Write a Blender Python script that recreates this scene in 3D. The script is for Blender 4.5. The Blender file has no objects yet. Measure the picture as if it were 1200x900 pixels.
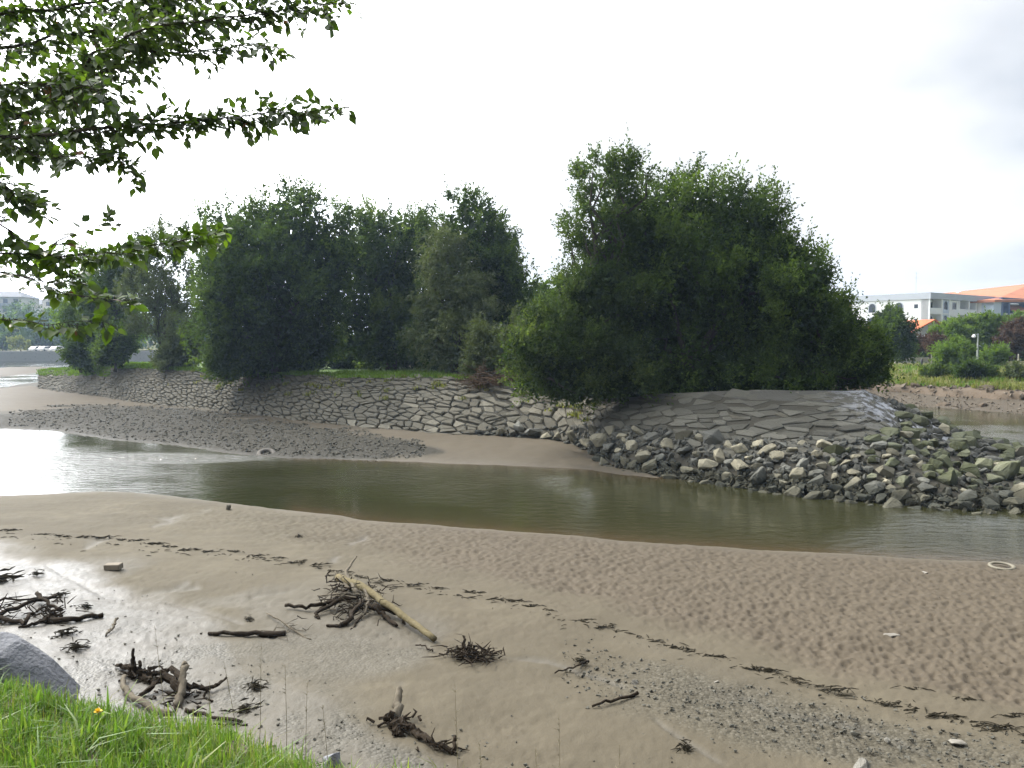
import bpy, bmesh, math, random
import numpy as np
from mathutils import Vector, Matrix, Quaternion
from mathutils.geometry import tessellate_polygon

scene = bpy.context.scene
COL = scene.collection
R = math.radians

# ------------------------------------------------------------------ camera
CAM_H = 4.2
PITCH = math.atan(50 / 940)
FPX = 940.0                      # focal length in pixels of a 1200 px wide picture
cam_data = bpy.data.cameras.new('camera')
cam_data.sensor_width = 36.0
cam_data.lens = 36.0 * FPX / 1200
cam_data.clip_start = 0.05
cam_data.clip_end = 5000
cam = bpy.data.objects.new('camera', cam_data)
COL.objects.link(cam)
cam.location = (0, 0, CAM_H)
cam.rotation_euler = (math.pi / 2 - PITCH, 0, 0)
scene.camera = cam

# ------------------------------------------------------------------ sun, sky, exposure
SUN_AZ, SUN_EL = R(-51), R(43)
SUN = Vector((math.sin(SUN_AZ) * math.cos(SUN_EL), math.cos(SUN_AZ) * math.cos(SUN_EL), math.sin(SUN_EL)))
sd = bpy.data.lights.new('sun', 'SUN')
sd.energy = 5.0
sd.angle = R(0.6)
sd.color = (1.0, 0.93, 0.82)
sun = bpy.data.objects.new('sun', sd)
COL.objects.link(sun)
sun.location = (-30, 10, 60)
sun.rotation_euler = SUN.to_track_quat('Z', 'Y').to_euler()

world = bpy.data.worlds.new('World')
scene.world = world
world.use_nodes = True
wn = world.node_tree
wn.nodes.clear()
w_out = wn.nodes.new('ShaderNodeOutputWorld')
w_bg = wn.nodes.new('ShaderNodeBackground')
w_bg.inputs['Strength'].default_value = 0.13
sky = wn.nodes.new('ShaderNodeTexSky')
sky.sky_type = 'NISHITA'
sky.sun_disc = False
sky.sun_elevation = SUN_EL
sky.sun_rotation = SUN_AZ
sky.dust_density = 1.4
geo = wn.nodes.new('ShaderNodeNewGeometry')
neg = wn.nodes.new('ShaderNodeVectorMath'); neg.operation = 'SCALE'; neg.inputs['Scale'].default_value = -1.0
wn.links.new(geo.outputs['Incoming'], neg.inputs[0])
dot = wn.nodes.new('ShaderNodeVectorMath'); dot.operation = 'DOT_PRODUCT'
wn.links.new(neg.outputs[0], dot.inputs[0])
dot.inputs[1].default_value = SUN
sep = wn.nodes.new('ShaderNodeSeparateXYZ')
wn.links.new(neg.outputs[0], sep.inputs[0])
zz = wn.nodes.new('ShaderNodeMath'); zz.operation = 'MAXIMUM'; zz.inputs[1].default_value = 0.0
wn.links.new(sep.outputs[2], zz.inputs[0])
za = wn.nodes.new('ShaderNodeMath'); za.operation = 'ADD'; za.inputs[1].default_value = 0.22
wn.links.new(zz.outputs[0], za.inputs[0])
pl = wn.nodes.new('ShaderNodeVectorMath'); pl.operation = 'DIVIDE'
cz = wn.nodes.new('ShaderNodeCombineXYZ')
for k in range(3):
    wn.links.new(za.outputs[0], cz.inputs[k])
wn.links.new(neg.outputs[0], pl.inputs[0]); wn.links.new(cz.outputs[0], pl.inputs[1])
cn = wn.nodes.new('ShaderNodeTexNoise')
cn.inputs['Scale'].default_value = 1.3; cn.inputs['Detail'].default_value = 6; cn.inputs['Roughness'].default_value = 0.52
wn.links.new(pl.outputs[0], cn.inputs['Vector'])
m1 = wn.nodes.new('ShaderNodeMapRange'); m1.interpolation_type = 'SMOOTHSTEP'
m1.inputs['From Min'].default_value = -0.05; m1.inputs['From Max'].default_value = 0.62
m1.inputs['To Min'].default_value = -0.2; m1.inputs['To Max'].default_value = 0.8
wn.links.new(dot.outputs['Value'], m1.inputs['Value'])
m2 = wn.nodes.new('ShaderNodeMapRange'); m2.interpolation_type = 'SMOOTHSTEP'
m2.inputs['From Min'].default_value = 0.32; m2.inputs['From Max'].default_value = 0.66
m2.inputs['To Min'].default_value = 0.18; m2.inputs['To Max'].default_value = 0.6
wn.links.new(cn.outputs[0], m2.inputs['Value'])
ad = wn.nodes.new('ShaderNodeMath'); ad.operation = 'ADD'; ad.use_clamp = True
wn.links.new(m1.outputs[0], ad.inputs[0]); wn.links.new(m2.outputs[0], ad.inputs[1])
mx = wn.nodes.new('ShaderNodeMix'); mx.data_type = 'RGBA'
mx.inputs['B'].default_value = (11.4, 11.55, 11.8, 1)
m3 = wn.nodes.new('ShaderNodeMapRange'); m3.interpolation_type = 'SMOOTHSTEP'
m3.inputs['From Min'].default_value = 0.0; m3.inputs['From Max'].default_value = 0.3
m3.inputs['To Min'].default_value = 0.5; m3.inputs['To Max'].default_value = 0.0
wn.links.new(zz.outputs[0], m3.inputs['Value'])
ah = wn.nodes.new('ShaderNodeMath'); ah.operation = 'ADD'; ah.use_clamp = True
wn.links.new(ad.outputs[0], ah.inputs[0]); wn.links.new(m3.outputs[0], ah.inputs[1])
wn.links.new(ah.outputs[0], mx.inputs['Factor'])
wn.links.new(sky.outputs[0], mx.inputs['A'])
# bright aureole of thin cloud round the sun
au = wn.nodes.new('ShaderNodeMapRange'); au.interpolation_type = 'SMOOTHSTEP'
au.inputs['From Min'].default_value = 0.5; au.inputs['From Max'].default_value = 1.0
au.inputs['To Min'].default_value = 1.0; au.inputs['To Max'].default_value = 6.5
wn.links.new(dot.outputs['Value'], au.inputs['Value'])
am = wn.nodes.new('ShaderNodeVectorMath'); am.operation = 'SCALE'
wn.links.new(mx.outputs['Result'], am.inputs[0]); wn.links.new(au.outputs[0], am.inputs['Scale'])
wn.links.new(am.outputs[0], w_bg.inputs['Color'])
wn.links.new(w_bg.outputs[0], w_out.inputs['Surface'])

scene.view_settings.view_transform = 'Standard'
scene.view_settings.look = 'None'
scene.view_settings.gamma = 1
scene.view_settings.use_curve_mapping = False
scene.view_settings.exposure = -0.44
scene.render.engine = 'CYCLES'
scene.cycles.max_bounces = 7
scene.cycles.diffuse_bounces = 3
scene.cycles.glossy_bounces = 3
scene.cycles.transmission_bounces = 3
scene.cycles.volume_bounces = 0
scene.cycles.transparent_max_bounces = 8
scene.cycles.use_denoising = True

# ------------------------------------------------------------------ from a pixel of the photograph to the world
CT, ST = math.cos(PITCH), math.sin(PITCH)
def ray(px, py):
    a = (px - 600) / FPX; b = (450 - py) / FPX
    return Vector((a, CT + b * ST, -ST + b * CT))
def P(px, py, z=0.0):
    d = ray(px, py); t = (z - CAM_H) / d.z
    return Vector((d.x * t, d.y * t, z))
def PD(px, py, y):
    d = ray(px, py); t = y / d.y
    return Vector((d.x * t, y, CAM_H + d.z * t))
def project(X, Y, Z):
    dz = Z - CAM_H
    f = Y * CT - dz * ST; u = Y * ST + dz * CT
    f = np.maximum(f, 0.05)
    return 600 + FPX * X / f, 450 - FPX * u / f

# ------------------------------------------------------------------ numpy noise
def _h(ix, iy, seed):
    n = (ix.astype(np.int64) * 374761393 + iy.astype(np.int64) * 668265263 + seed * 974711) & 0x7fffffff
    n = ((n ^ (n >> 13)) * 1274126177) & 0x7fffffff
    n = n ^ (n >> 16)
    return (n & 0xffff) / 65535.0
def vnoise(x, y, seed=0):
    ix = np.floor(x); iy = np.floor(y); fx = x - ix; fy = y - iy
    fx = fx * fx * (3 - 2 * fx); fy = fy * fy * (3 - 2 * fy)
    a = _h(ix, iy, seed); b = _h(ix + 1, iy, seed); c = _h(ix, iy + 1, seed); d = _h(ix + 1, iy + 1, seed)
    return (a * (1 - fx) + b * fx) * (1 - fy) + (c * (1 - fx) + d * fx) * fy
def fbm(x, y, seed=0, o=4):
    s = 0; a = 0.5; n = 0
    for k in range(o):
        s = s + a * vnoise(x * 2 ** k, y * 2 ** k, seed + k * 17); n += a; a *= 0.5
    return s / n
def worley(x, y, seed=0):
    ix = np.floor(x); iy = np.floor(y); best = np.full(x.shape, 9.0); second = np.full(x.shape, 9.0)
    for dx in (-1, 0, 1):
        for dy in (-1, 0, 1):
            cx = ix + dx; cy = iy + dy
            d = np.hypot(cx + _h(cx, cy, seed) - x, cy + _h(cx, cy, seed + 5) - y)
            second = np.where(d < best, best, np.minimum(second, d)); best = np.minimum(best, d)
    return best, second
def sst(a, b, x):
    t = np.clip((x - a) / (b - a), 0, 1); return t * t * (3 - 2 * t)

# ------------------------------------------------------------------ mesh helpers
def link(o, parent=None):
    COL.objects.link(o)
    if parent is not None:
        o.parent = parent
    return o
def tag(o, label=None, cat=None, group=None, kind=None):
    if label: o['label'] = label
    if cat: o['category'] = cat
    if group: o['group'] = group
    if kind: o['kind'] = kind
    return o
def thing(name, label, cat, loc=(0, 0, 0), rotz=0.0, group=None):
    o = bpy.data.objects.new(name, None)
    o.empty_display_size = 0.2
    o.location = loc; o.rotation_euler = (0, 0, rotz)
    link(o); return tag(o, label, cat, group)
def mesh_np(name, V, F, mat=None, parent=None, smooth=False, fattr=None, vattr=None):
    """fast mesh from arrays: V (n,3), F (m,k) with k vertices in every face"""
    V = np.asarray(V, dtype=np.float32); F = np.asarray(F, dtype=np.int32)
    me = bpy.data.meshes.new(name)
    me.vertices.add(len(V)); me.vertices.foreach_set('co', V.ravel())
    me.loops.add(F.size); me.loops.foreach_set('vertex_index', F.ravel())
    me.polygons.add(len(F)); me.polygons.foreach_set('loop_start', np.arange(0, F.size, F.shape[1], dtype=np.int32))
    if smooth:
        me.polygons.foreach_set('use_smooth', np.ones(len(F), dtype=bool))
    me.update(calc_edges=True)
    for d, dom in ((fattr, 'FACE'), (vattr, 'POINT')):
        for k, a in (d or {}).items():
            at = me.attributes.new(k, 'FLOAT', dom)
            at.data.foreach_set('value', np.asarray(a, dtype=np.float32).ravel())
    if mat: me.materials.append(mat)
    o = bpy.data.objects.new(name, me)
    return link(o, parent)
def tube_vf(path, rad, sides=6, seed=0, rough=0.0):
    rng = np.random.default_rng(seed)
    p = [Vector(q) for q in path]; n = len(p)
    if isinstance(rad, (int, float)): rad = [rad] * n
    V = []; F = []
    t0 = (p[1] - p[0]).normalized()
    up = Vector((0, 0, 1)) if abs(t0.z) < 0.9 else Vector((1, 0, 0))
    nx = t0.cross(up).normalized()
    for i in range(n):
        t = (p[min(i + 1, n - 1)] - p[max(i - 1, 0)])
        t = t.normalized() if t.length > 1e-9 else t0
        nx = (nx - t * nx.dot(t))
        nx = nx.normalized() if nx.length > 1e-6 else t.orthogonal().normalized()
        ny = t.cross(nx)
        for k in range(sides):
            a = 2 * math.pi * k / sides
            r = rad[i] * (1 + rough * (rng.random() - .5) * 2)
            V.append(tuple(p[i] + nx * (math.cos(a) * r) + ny * (math.sin(a) * r)))
    for i in range(n - 1):
        for k in range(sides):
            a = i * sides + k; b = i * sides + (k + 1) % sides
            F.append((a, b, b + sides, a + sides))
    F.append(tuple(range(sides - 1, -1, -1)))
    F.append(tuple(range((n - 1) * sides, n * sides)))
    return V, F
class MB:
    def __init__(s): s.V = []; s.F = []
    def add(s, V, F):
        b = len(s.V); s.V.extend(tuple(v) for v in V); s.F.extend(tuple(i + b for i in f) for f in F); return s
    def tube(s, path, rad, sides=6, seed=0, rough=0.0):
        return s.add(*tube_vf(path, rad, sides, seed, rough))
    def box(s, x0, x1, y0, y1, z0, z1, fr=None):
        c = [(x, y, z) for z in (z0, z1) for (x, y) in ((x0, y0), (x1, y0), (x1, y1), (x0, y1))]
        if fr: c = [fr(*q) for q in c]
        return s.add(c, [(3, 2, 1, 0), (4, 5, 6, 7), (0, 1, 5, 4), (1, 2, 6, 5), (2, 3, 7, 6), (3, 0, 4, 7)])
    def build(s, name, mat=None, parent=None, smooth=False):
        me = bpy.data.meshes.new(name); me.from_pydata(s.V, [], s.F)
        if smooth:
            me.polygons.foreach_set('use_smooth', [True] * len(me.polygons))
        me.update()
        if mat: me.materials.append(mat)
        o = bpy.data.objects.new(name, me)
        return link(o, parent)
def fix_normals(o):
    bm = bmesh.new(); bm.from_mesh(o.data); bmesh.ops.recalc_face_normals(bm, faces=bm.faces); bm.to_mesh(o.data); bm.free()
def hull_mesh(name, pts, mat=None, bevel=0.0, rough=0.0, seed=0):
    bm = bmesh.new()
    for q in pts: bm.verts.new(q)
    r = bmesh.ops.convex_hull(bm, input=bm.verts)
    junk = [e for e in r['geom_interior'] + r['geom_unused'] if isinstance(e, bmesh.types.BMVert)]
    if junk: bmesh.ops.delete(bm, geom=list(set(junk)), context='VERTS')
    bmesh.ops.dissolve_limit(bm, angle_limit=R(9), verts=bm.verts, edges=bm.edges)
    if bevel: bmesh.ops.bevel(bm, geom=bm.edges[:], offset=bevel, segments=1, affect='EDGES', clamp_overlap=True)
    if rough:
        bmesh.ops.triangulate(bm, faces=bm.faces[:])
        bmesh.ops.subdivide_edges(bm, edges=[e for e in bm.edges if e.calc_length() > .16], cuts=1, use_grid_fill=True)
        bmesh.ops.triangulate(bm, faces=bm.faces[:])
        rg = np.random.default_rng(seed)
        for v in bm.verts: v.co *= 1 + rg.normal() * rough
    bmesh.ops.recalc_face_normals(bm, faces=bm.faces)
    me = bpy.data.meshes.new(name); bm.to_mesh(me); bm.free()
    if mat: me.materials.append(mat)
    return me
def rock_points(rng, n=15, flat=0.65):
    """corner points of an angular boulder"""
    q = rng.normal(size=(n, 3)); q /= np.linalg.norm(q, axis=1)[:, None]
    q = np.sign(q) * np.abs(q) ** 0.8
    q *= rng.uniform(0.72, 1.0, size=(n, 1))
    return q * np.array([rng.uniform(.85, 1.15), rng.uniform(.7, 1.0), flat * rng.uniform(.8, 1.15)]) * 0.62

# ------------------------------------------------------------------ material helpers
class NT:
    def __init__(s, name):
        s.m = bpy.data.materials.new(name); s.m.use_nodes = True
        s.t = s.m.node_tree; s.t.nodes.clear()
        s.out = s.t.nodes.new('ShaderNodeOutputMaterial')
    def val(s, node, key, v):
        if v is None: return
        if isinstance(v, bpy.types.NodeSocket): s.t.links.new(v, node.inputs[key])
        else: node.inputs[key].default_value = v
    def pos(s): return s.t.nodes.new('ShaderNodeNewGeometry').outputs['Position']
    def obj(s): return s.t.nodes.new('ShaderNodeTexCoord').outputs['Object']
    def rnd(s): return s.t.nodes.new('ShaderNodeObjectInfo').outputs['Random']
    def attr(s, a):
        n = s.t.nodes.new('ShaderNodeAttribute'); n.attribute_name = a; return n.outputs['Fac']
    def noise(s, scale, detail=4, rough=.55, vec=None, dist=0.0):
        n = s.t.nodes.new('ShaderNodeTexNoise'); n.inputs['Scale'].default_value = scale
        n.inputs['Detail'].default_value = detail; n.inputs['Roughness'].default_value = rough; n.inputs['Distortion'].default_value = dist
        s.t.links.new(vec if vec is not None else s.pos(), n.inputs['Vector']); return n.outputs[0]
    def vor(s, scale, vec=None, out='Distance', feature='F1'):
        n = s.t.nodes.new('ShaderNodeTexVoronoi'); n.inputs['Scale'].default_value = scale; n.feature = feature
        s.t.links.new(vec if vec is not None else s.pos(), n.inputs['Vector']); return n.outputs[out]
    def mapv(s, scale, vec=None):
        n = s.t.nodes.new('ShaderNodeMapping'); n.inputs['Scale'].default_value = scale
        s.t.links.new(vec if vec is not None else s.pos(), n.inputs['Vector']); return n.outputs[0]
    def mr(s, v, a, b, c=0.0, d=1.0, smooth=True):
        n = s.t.nodes.new('ShaderNodeMapRange'); n.interpolation_type = 'SMOOTHSTEP' if smooth else 'LINEAR'
        for k, q in (('From Min', a), ('From Max', b), ('To Min', c), ('To Max', d)): n.inputs[k].default_value = q
        s.t.links.new(v, n.inputs['Value']); return n.outputs[0]
    def math(s, op, a, b=None, clamp=False):
        n = s.t.nodes.new('ShaderNodeMath'); n.operation = op; n.use_clamp = clamp
        s.val(n, 0, a); s.val(n, 1, b); return n.outputs[0]
    def mix(s, f, a, b, blend='MIX'):
        n = s.t.nodes.new('ShaderNodeMix'); n.data_type = 'RGBA'; n.blend_type = blend
        f4 = lambda c: c if isinstance(c, bpy.types.NodeSocket) else (c[0], c[1], c[2], 1)
        s.val(n, 'Factor', f); s.val(n, 'A', f4(a)); s.val(n, 'B', f4(b)); return n.outputs['Result']
    def ramp(s, f, stops):
        n = s.t.nodes.new('ShaderNodeValToRGB'); e = n.color_ramp.elements
        while len(e) < len(stops): e.new(0.5)
        for q, (p, c) in zip(e, stops): q.position = p; q.color = (c[0], c[1], c[2], 1)
        s.t.links.new(f, n.inputs[0]); return n.outputs[0]
    def bump(s, h, strength=.5, dist=.02, normal=None):
        n = s.t.nodes.new('ShaderNodeBump'); s.val(n, 'Strength', strength); n.inputs['Distance'].default_value = dist
        s.t.links.new(h, n.inputs['Height'])
        if normal is not None: s.t.links.new(normal, n.inputs['Normal'])
        return n.outputs[0]
    def bsdf(s, color, rough=.8, normal=None, spec=.5, metallic=0.0, **kw):
        n = s.t.nodes.new('ShaderNodeBsdfPrincipled')
        s.val(n, 'Base Color', color if isinstance(color, bpy.types.NodeSocket) else (*color[:3], 1))
        s.val(n, 'Roughness', rough); s.val(n, 'Specular IOR Level', spec); s.val(n, 'Metallic', metallic)
        if normal is not None: s.t.links.new(normal, n.inputs['Normal'])
        for k, v in kw.items(): s.val(n, k.replace('_', ' '), v)
        return n.outputs[0]
    def done(s, sh):
        s.t.links.new(sh, s.out.inputs['Surface']); return s.m

def plain(name, c, rough=.7, amp=.12, scale=6.0, spec=.4, metallic=0.0, bump=.15):
    t = NT(name); n = t.noise(scale, 5, .6, t.obj())
    col = t.mix(n, tuple(max(0, q * (1 - amp * 1.6)) for q in c), tuple(min(1, q * (1 + amp * 1.6)) for q in c))
    return t.done(t.bsdf(col, rough, t.bump(t.noise(scale * 6, 3, .6, t.obj()), bump, .01), spec, metallic))

def leaf_mat(name, dark, mid, light, trans=.3, rough=.6, spec=.09, tcol=None):
    t = NT(name)
    v = t.attr('var')
    big = t.noise(.45, 2, .5)
    f = t.math('ADD', t.math('MULTIPLY', v, .7), t.math('MULTIPLY', big, .35))
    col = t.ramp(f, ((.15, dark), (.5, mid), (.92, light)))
    b = t.bsdf(col, rough, None, spec)
    tr = t.t.nodes.new('ShaderNodeBsdfTranslucent')
    tc = t.mix(1.0, col, tcol or (1.9, 2.1, .8), 'MULTIPLY')
    t.t.links.new(tc, tr.inputs['Color'])
    mxs = t.t.nodes.new('ShaderNodeMixShader'); mxs.inputs[0].default_value = trans
    t.t.links.new(b, mxs.inputs[1]); t.t.links.new(tr.outputs[0], mxs.inputs[2])
    return t.done(mxs.outputs[0])

# ------------------------------------------------------------------ materials
def m_mud():
    t = NT('estuary mud')
    wet, grav, soil, dim = t.attr('wet'), t.attr('gravel'), t.attr('soil'), t.attr('dim')
    n1 = t.mr(t.noise(.45, 6, .62), .3, .7); n2 = t.noise(3.2, 5, .62); n3 = t.noise(38, 3, .6)
    dry = t.mix(n1, (.076, .065, .044), (.115, .099, .068))
    dry = t.mix(t.mr(n2, .3, .75), dry, (.088, .075, .051))
    dry = t.mix(t.math('MULTIPLY', t.mr(n3, .6, .75), .5), dry, (.075, .063, .045))
    dry = t.mix(t.math('MULTIPLY', dim, .85), dry, t.mix(n2, (.066, .053, .037), (.095, .077, .055)))
    wetc = t.mix(n2, (.07, .064, .052), (.115, .107, .088))
    col = t.mix(wet, dry, wetc)
    vc = t.vor(30.0, out='Color'); sepc = t.t.nodes.new('ShaderNodeSeparateColor'); t.t.links.new(vc, sepc.inputs[0])
    gc = t.ramp(sepc.outputs[0], ((0, (.035, .033, .025)), (.45, (.062, .058, .044)), (.85, (.085, .08, .063)), (1, (.13, .122, .10))))
    gc = t.mix(t.math('MULTIPLY', t.attr('far_gravel'), .8), gc, (.02, .019, .014))
    col = t.mix(grav, col, gc)
    sl = t.mix(n2, (.06, .045, .03), (.13, .1, .06))
    col = t.mix(soil, col, sl)
    rough = t.math('SUBTRACT', .82, t.math('MULTIPLY', wet, t.mr(n2, .3, .7, .30, .56)))
    h = t.math('ADD', t.math('MULTIPLY', n3, .35), t.math('MULTIPLY', t.noise(120, 2, .6), .12))
    gh = t.math('MULTIPLY', t.vor(30.0), t.math('MULTIPLY', grav, -1.4))
    wd = t.math('MULTIPLY', t.noise(42, 4, .7), t.math('MULTIPLY', wet, .7))
    h = t.math('ADD', t.math('ADD', h, gh), wd)
    spec = t.math('ADD', .14, t.math('MULTIPLY', wet, .3))
    return t.done(t.bsdf(col, rough, t.bump(h, .7, .02), spec))
def m_water():
    t = NT('murky river water')
    sh = t.attr('shallow')
    col = t.mix(t.noise(.25, 3, .6), (.020, .022, .008), (.032, .032, .013))
    col = t.mix(sh, col, (.065, .047, .026))
    v = t.mapv((1.0, 1.7, 1))
    rip = t.math('ADD', t.noise(2.2, 4, .55, v), t.math('MULTIPLY', t.noise(11, 3, .6, v), .25))
    amp = t.math('ADD', t.math('MULTIPLY', t.attr('riffle'), 1.0), t.mr(t.noise(.16, 3, .6), .38, .68, .03, .12))
    return t.done(t.bsdf(col, .06, t.bump(rip, amp, .35), .5, IOR=1.52))
def m_stone(name, a, b, stain=(.07, .07, .055), green=0.0, lime=0.0, rough=.85, tide=0.0):
    t = NT(name)
    r = t.rnd(); n = t.noise(2.6, 6, .65); n2 = t.noise(17, 4, .65)
    col = t.mix(t.math('ADD', t.math('MULTIPLY', r, .75), t.math('MULTIPLY', n, .25)), tuple(q * .8 for q in a), tuple(q * 1.12 for q in b))
    col = t.mix(t.mr(n, .52, .78, 0, .7), col, stain)
    col = t.mix(t.mr(n2, .62, .8, 0, .45), col, (.24, .23, .2))
    if green:
        g = t.math('MULTIPLY', t.mr(t.noise(1.1, 4, .6), .40, .6), green)
        col = t.mix(g, col, (.088, .096, .042))
    if lime:
        d = t.t.nodes.new('ShaderNodeVectorMath'); d.operation = 'DISTANCE'
        t.t.links.new(t.pos(), d.inputs[0]); d.inputs[1].default_value = (12.9, 26.0, 2.1)
        m = t.mr(d.outputs['Value'], .6, 3.2, 1, 0)
        m = t.math('MULTIPLY', m, t.mr(t.noise(2.2, 8, .76), .47, .56))
        col = t.mix(t.math('MULTIPLY', m, lime), col, (.46, .48, .52))
    if tide:
        s = t.t.nodes.new('ShaderNodeSeparateXYZ'); t.t.links.new(t.pos(), s.inputs[0])
        zz = t.math('ADD', s.outputs[2], t.math('MULTIPLY', t.noise(.9, 3, .6), -.7))
        col = t.mix(t.mr(zz, -.12, .36, tide, 0), col, (.03, .032, .022))
    h = t.math('ADD', t.math('MULTIPLY', n2, .5), t.noise(6, 5, .7))
    return t.done(t.bsdf(col, rough, t.bump(h, .8, .06), .22))
def m_bark(name, a, b, rough=.9):
    t = NT(name); v = t.mapv((1, 1, .25), t.obj())
    n = t.noise(14, 5, .65, v)
    return t.done(t.bsdf(t.mix(n, a, b), rough, t.bump(n, .9, .03), .06))
def m_grassground(name, a, b, c):
    t = NT(name)
    col = t.mix(t.noise(6, 5, .7), a, b); col = t.mix(t.mr(t.noise(.5, 4, .6), .45, .7), col, c)
    return t.done(t.bsdf(col, .9, t.bump(t.noise(40, 4, .7), .9, .05), .2))
def m_rooftile(name, a, b):
    t = NT(name)
    col = t.mix(t.noise(1.4, 5, .7), a, b); col = t.mix(t.mr(t.noise(.35, 3, .6), .5, .75, 0, .5), col, tuple(.6 * q for q in a))
    return t.done(t.bsdf(col, .85, t.bump(t.noise(9, 3, .6), .4, .04), .25))

MUD = m_mud(); WATER = m_water()
STONE = m_stone('paving slab stone', (.08, .074, .056), (.172, .160, .124), lime=.9)
ROCKM = [m_stone('pale rock', (.16, .148, .105), (.33, .305, .225), tide=.75),
         m_stone('grey rock', (.085, .085, .075), (.18, .18, .155), tide=.85),
         m_stone('algae rock', (.09, .10, .06), (.16, .165, .11), green=.6, tide=.85)]
STONE2 = m_stone('damp grey slab', (.065, .062, .05), (.135, .13, .106), lime=.7)  # moist stone, with the big tree's shade darkened into its colour
MORTAR = m_stone('mortar bed', (.045, .042, .032), (.085, .078, .06), lime=.9)
RENDER = m_stone('rough cement bed', (.055, .054, .047), (.098, .095, .083), lime=.8)  # cement colour darkened for tree shade as well as moisture and algae
WEEDROCK = m_stone('weed covered cobble', (.035, .035, .022), (.10, .095, .07))
BOULDER = m_stone('blue grey boulder', (.13, .135, .15), (.2, .205, .22), stain=(.08, .08, .085))
PEBBLE = m_stone('pebble', (.05, .047, .037), (.14, .135, .11))
BARK = m_bark('grey brown bark', (.03, .026, .02), (.08, .07, .056))
DARKWOOD = m_bark('wet dark driftwood', (.012, .009, .006), (.045, .035, .025))
PALEWOOD = m_bark('bleached yellow driftwood', (.085, .07, .038), (.20, .17, .10))
GREYWOOD = m_bark('silvery driftwood', (.06, .052, .04), (.19, .165, .125))
SEAWEED = m_bark('dark seaweed', (.012, .012, .008), (.05, .042, .028))
LAWN = m_grassground('lawn', (.05, .09, .02), (.085, .15, .03), (.10, .13, .04))
BANKGRASS = m_grassground('bank turf', (.085, .095, .03), (.14, .15, .05), (.16, .13, .07))
EARTH = m_stone('eroded earth', (.06, .045, .03), (.13, .10, .07), stain=(.06, .045, .03))
BEACH = m_stone('brown pebble beach', (.05, .04, .028), (.095, .078, .056), stain=(.08, .065, .045))
# ================================================================== terrain
SHORE = [P(*q) for q in ((-420, 588), (-300, 586), (-100, 583), (0, 581), (130, 576), (180, 579), (290, 592), (420, 608), (600, 622), (800, 638), (1000, 650), (1100, 655), (1200, 661), (1500, 672), (1900, 690))]
SHX = np.array([v.x for v in SHORE]); SHY = np.array([v.y for v in SHORE])
BARS = [[P(*q) for q in ((-500, 466), (-100, 461), (0, 456), (40, 452), (75, 449), (100, 440), (300, 462), (600, 490), (790, 530), (770, 560), (722, 556), (690, 550), (600, 546), (500, 542), (400, 538), (330, 537), (270, 531), (200, 521), (130, 515), (60, 504), (0, 502), (-200, 505), (-600, 506))],
        [P(*q) for q in ((-400, 446), (-60, 443), (10, 441), (55, 436), (72, 431), (30, 431), (-60, 434), (-400, 436))]]
EDGE_P = np.array([-0.92, 3.6]); EDGE_N = np.array([0.42, 0.907])

def poly_dist(X, Y, pts, closed):
    n = len(pts); d = np.full(X.shape, 1e9)
    for i in range(n if closed else n - 1):
        a = pts[i]; b = pts[(i + 1) % n]
        dx, dy = b.x - a.x, b.y - a.y
        t = np.clip(((X - a.x) * dx + (Y - a.y) * dy) / (dx * dx + dy * dy), 0, 1)
        d = np.minimum(d, np.hypot(X - a.x - t * dx, Y - a.y - t * dy))
    return d
def inside(X, Y, pts):
    r = np.zeros(X.shape, dtype=bool); n = len(pts)
    for i in range(n):
        a = pts[i]; b = pts[(i + 1) % n]
        if a.y == b.y: continue
        c = ((a.y > Y) != (b.y > Y)) & (X < (b.x - a.x) * (Y - a.y) / (b.y - a.y) + a.x)
        r ^= c
    return r
TIDE_X = [-600, -200, 0, 100, 200, 300, 380, 450, 600, 720, 860, 1000, 1200, 1500, 2000]
TIDE_Y = [612, 612, 622, 630, 641, 650, 662, 680, 705, 735, 775, 812, 858, 925, 1010]

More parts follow.
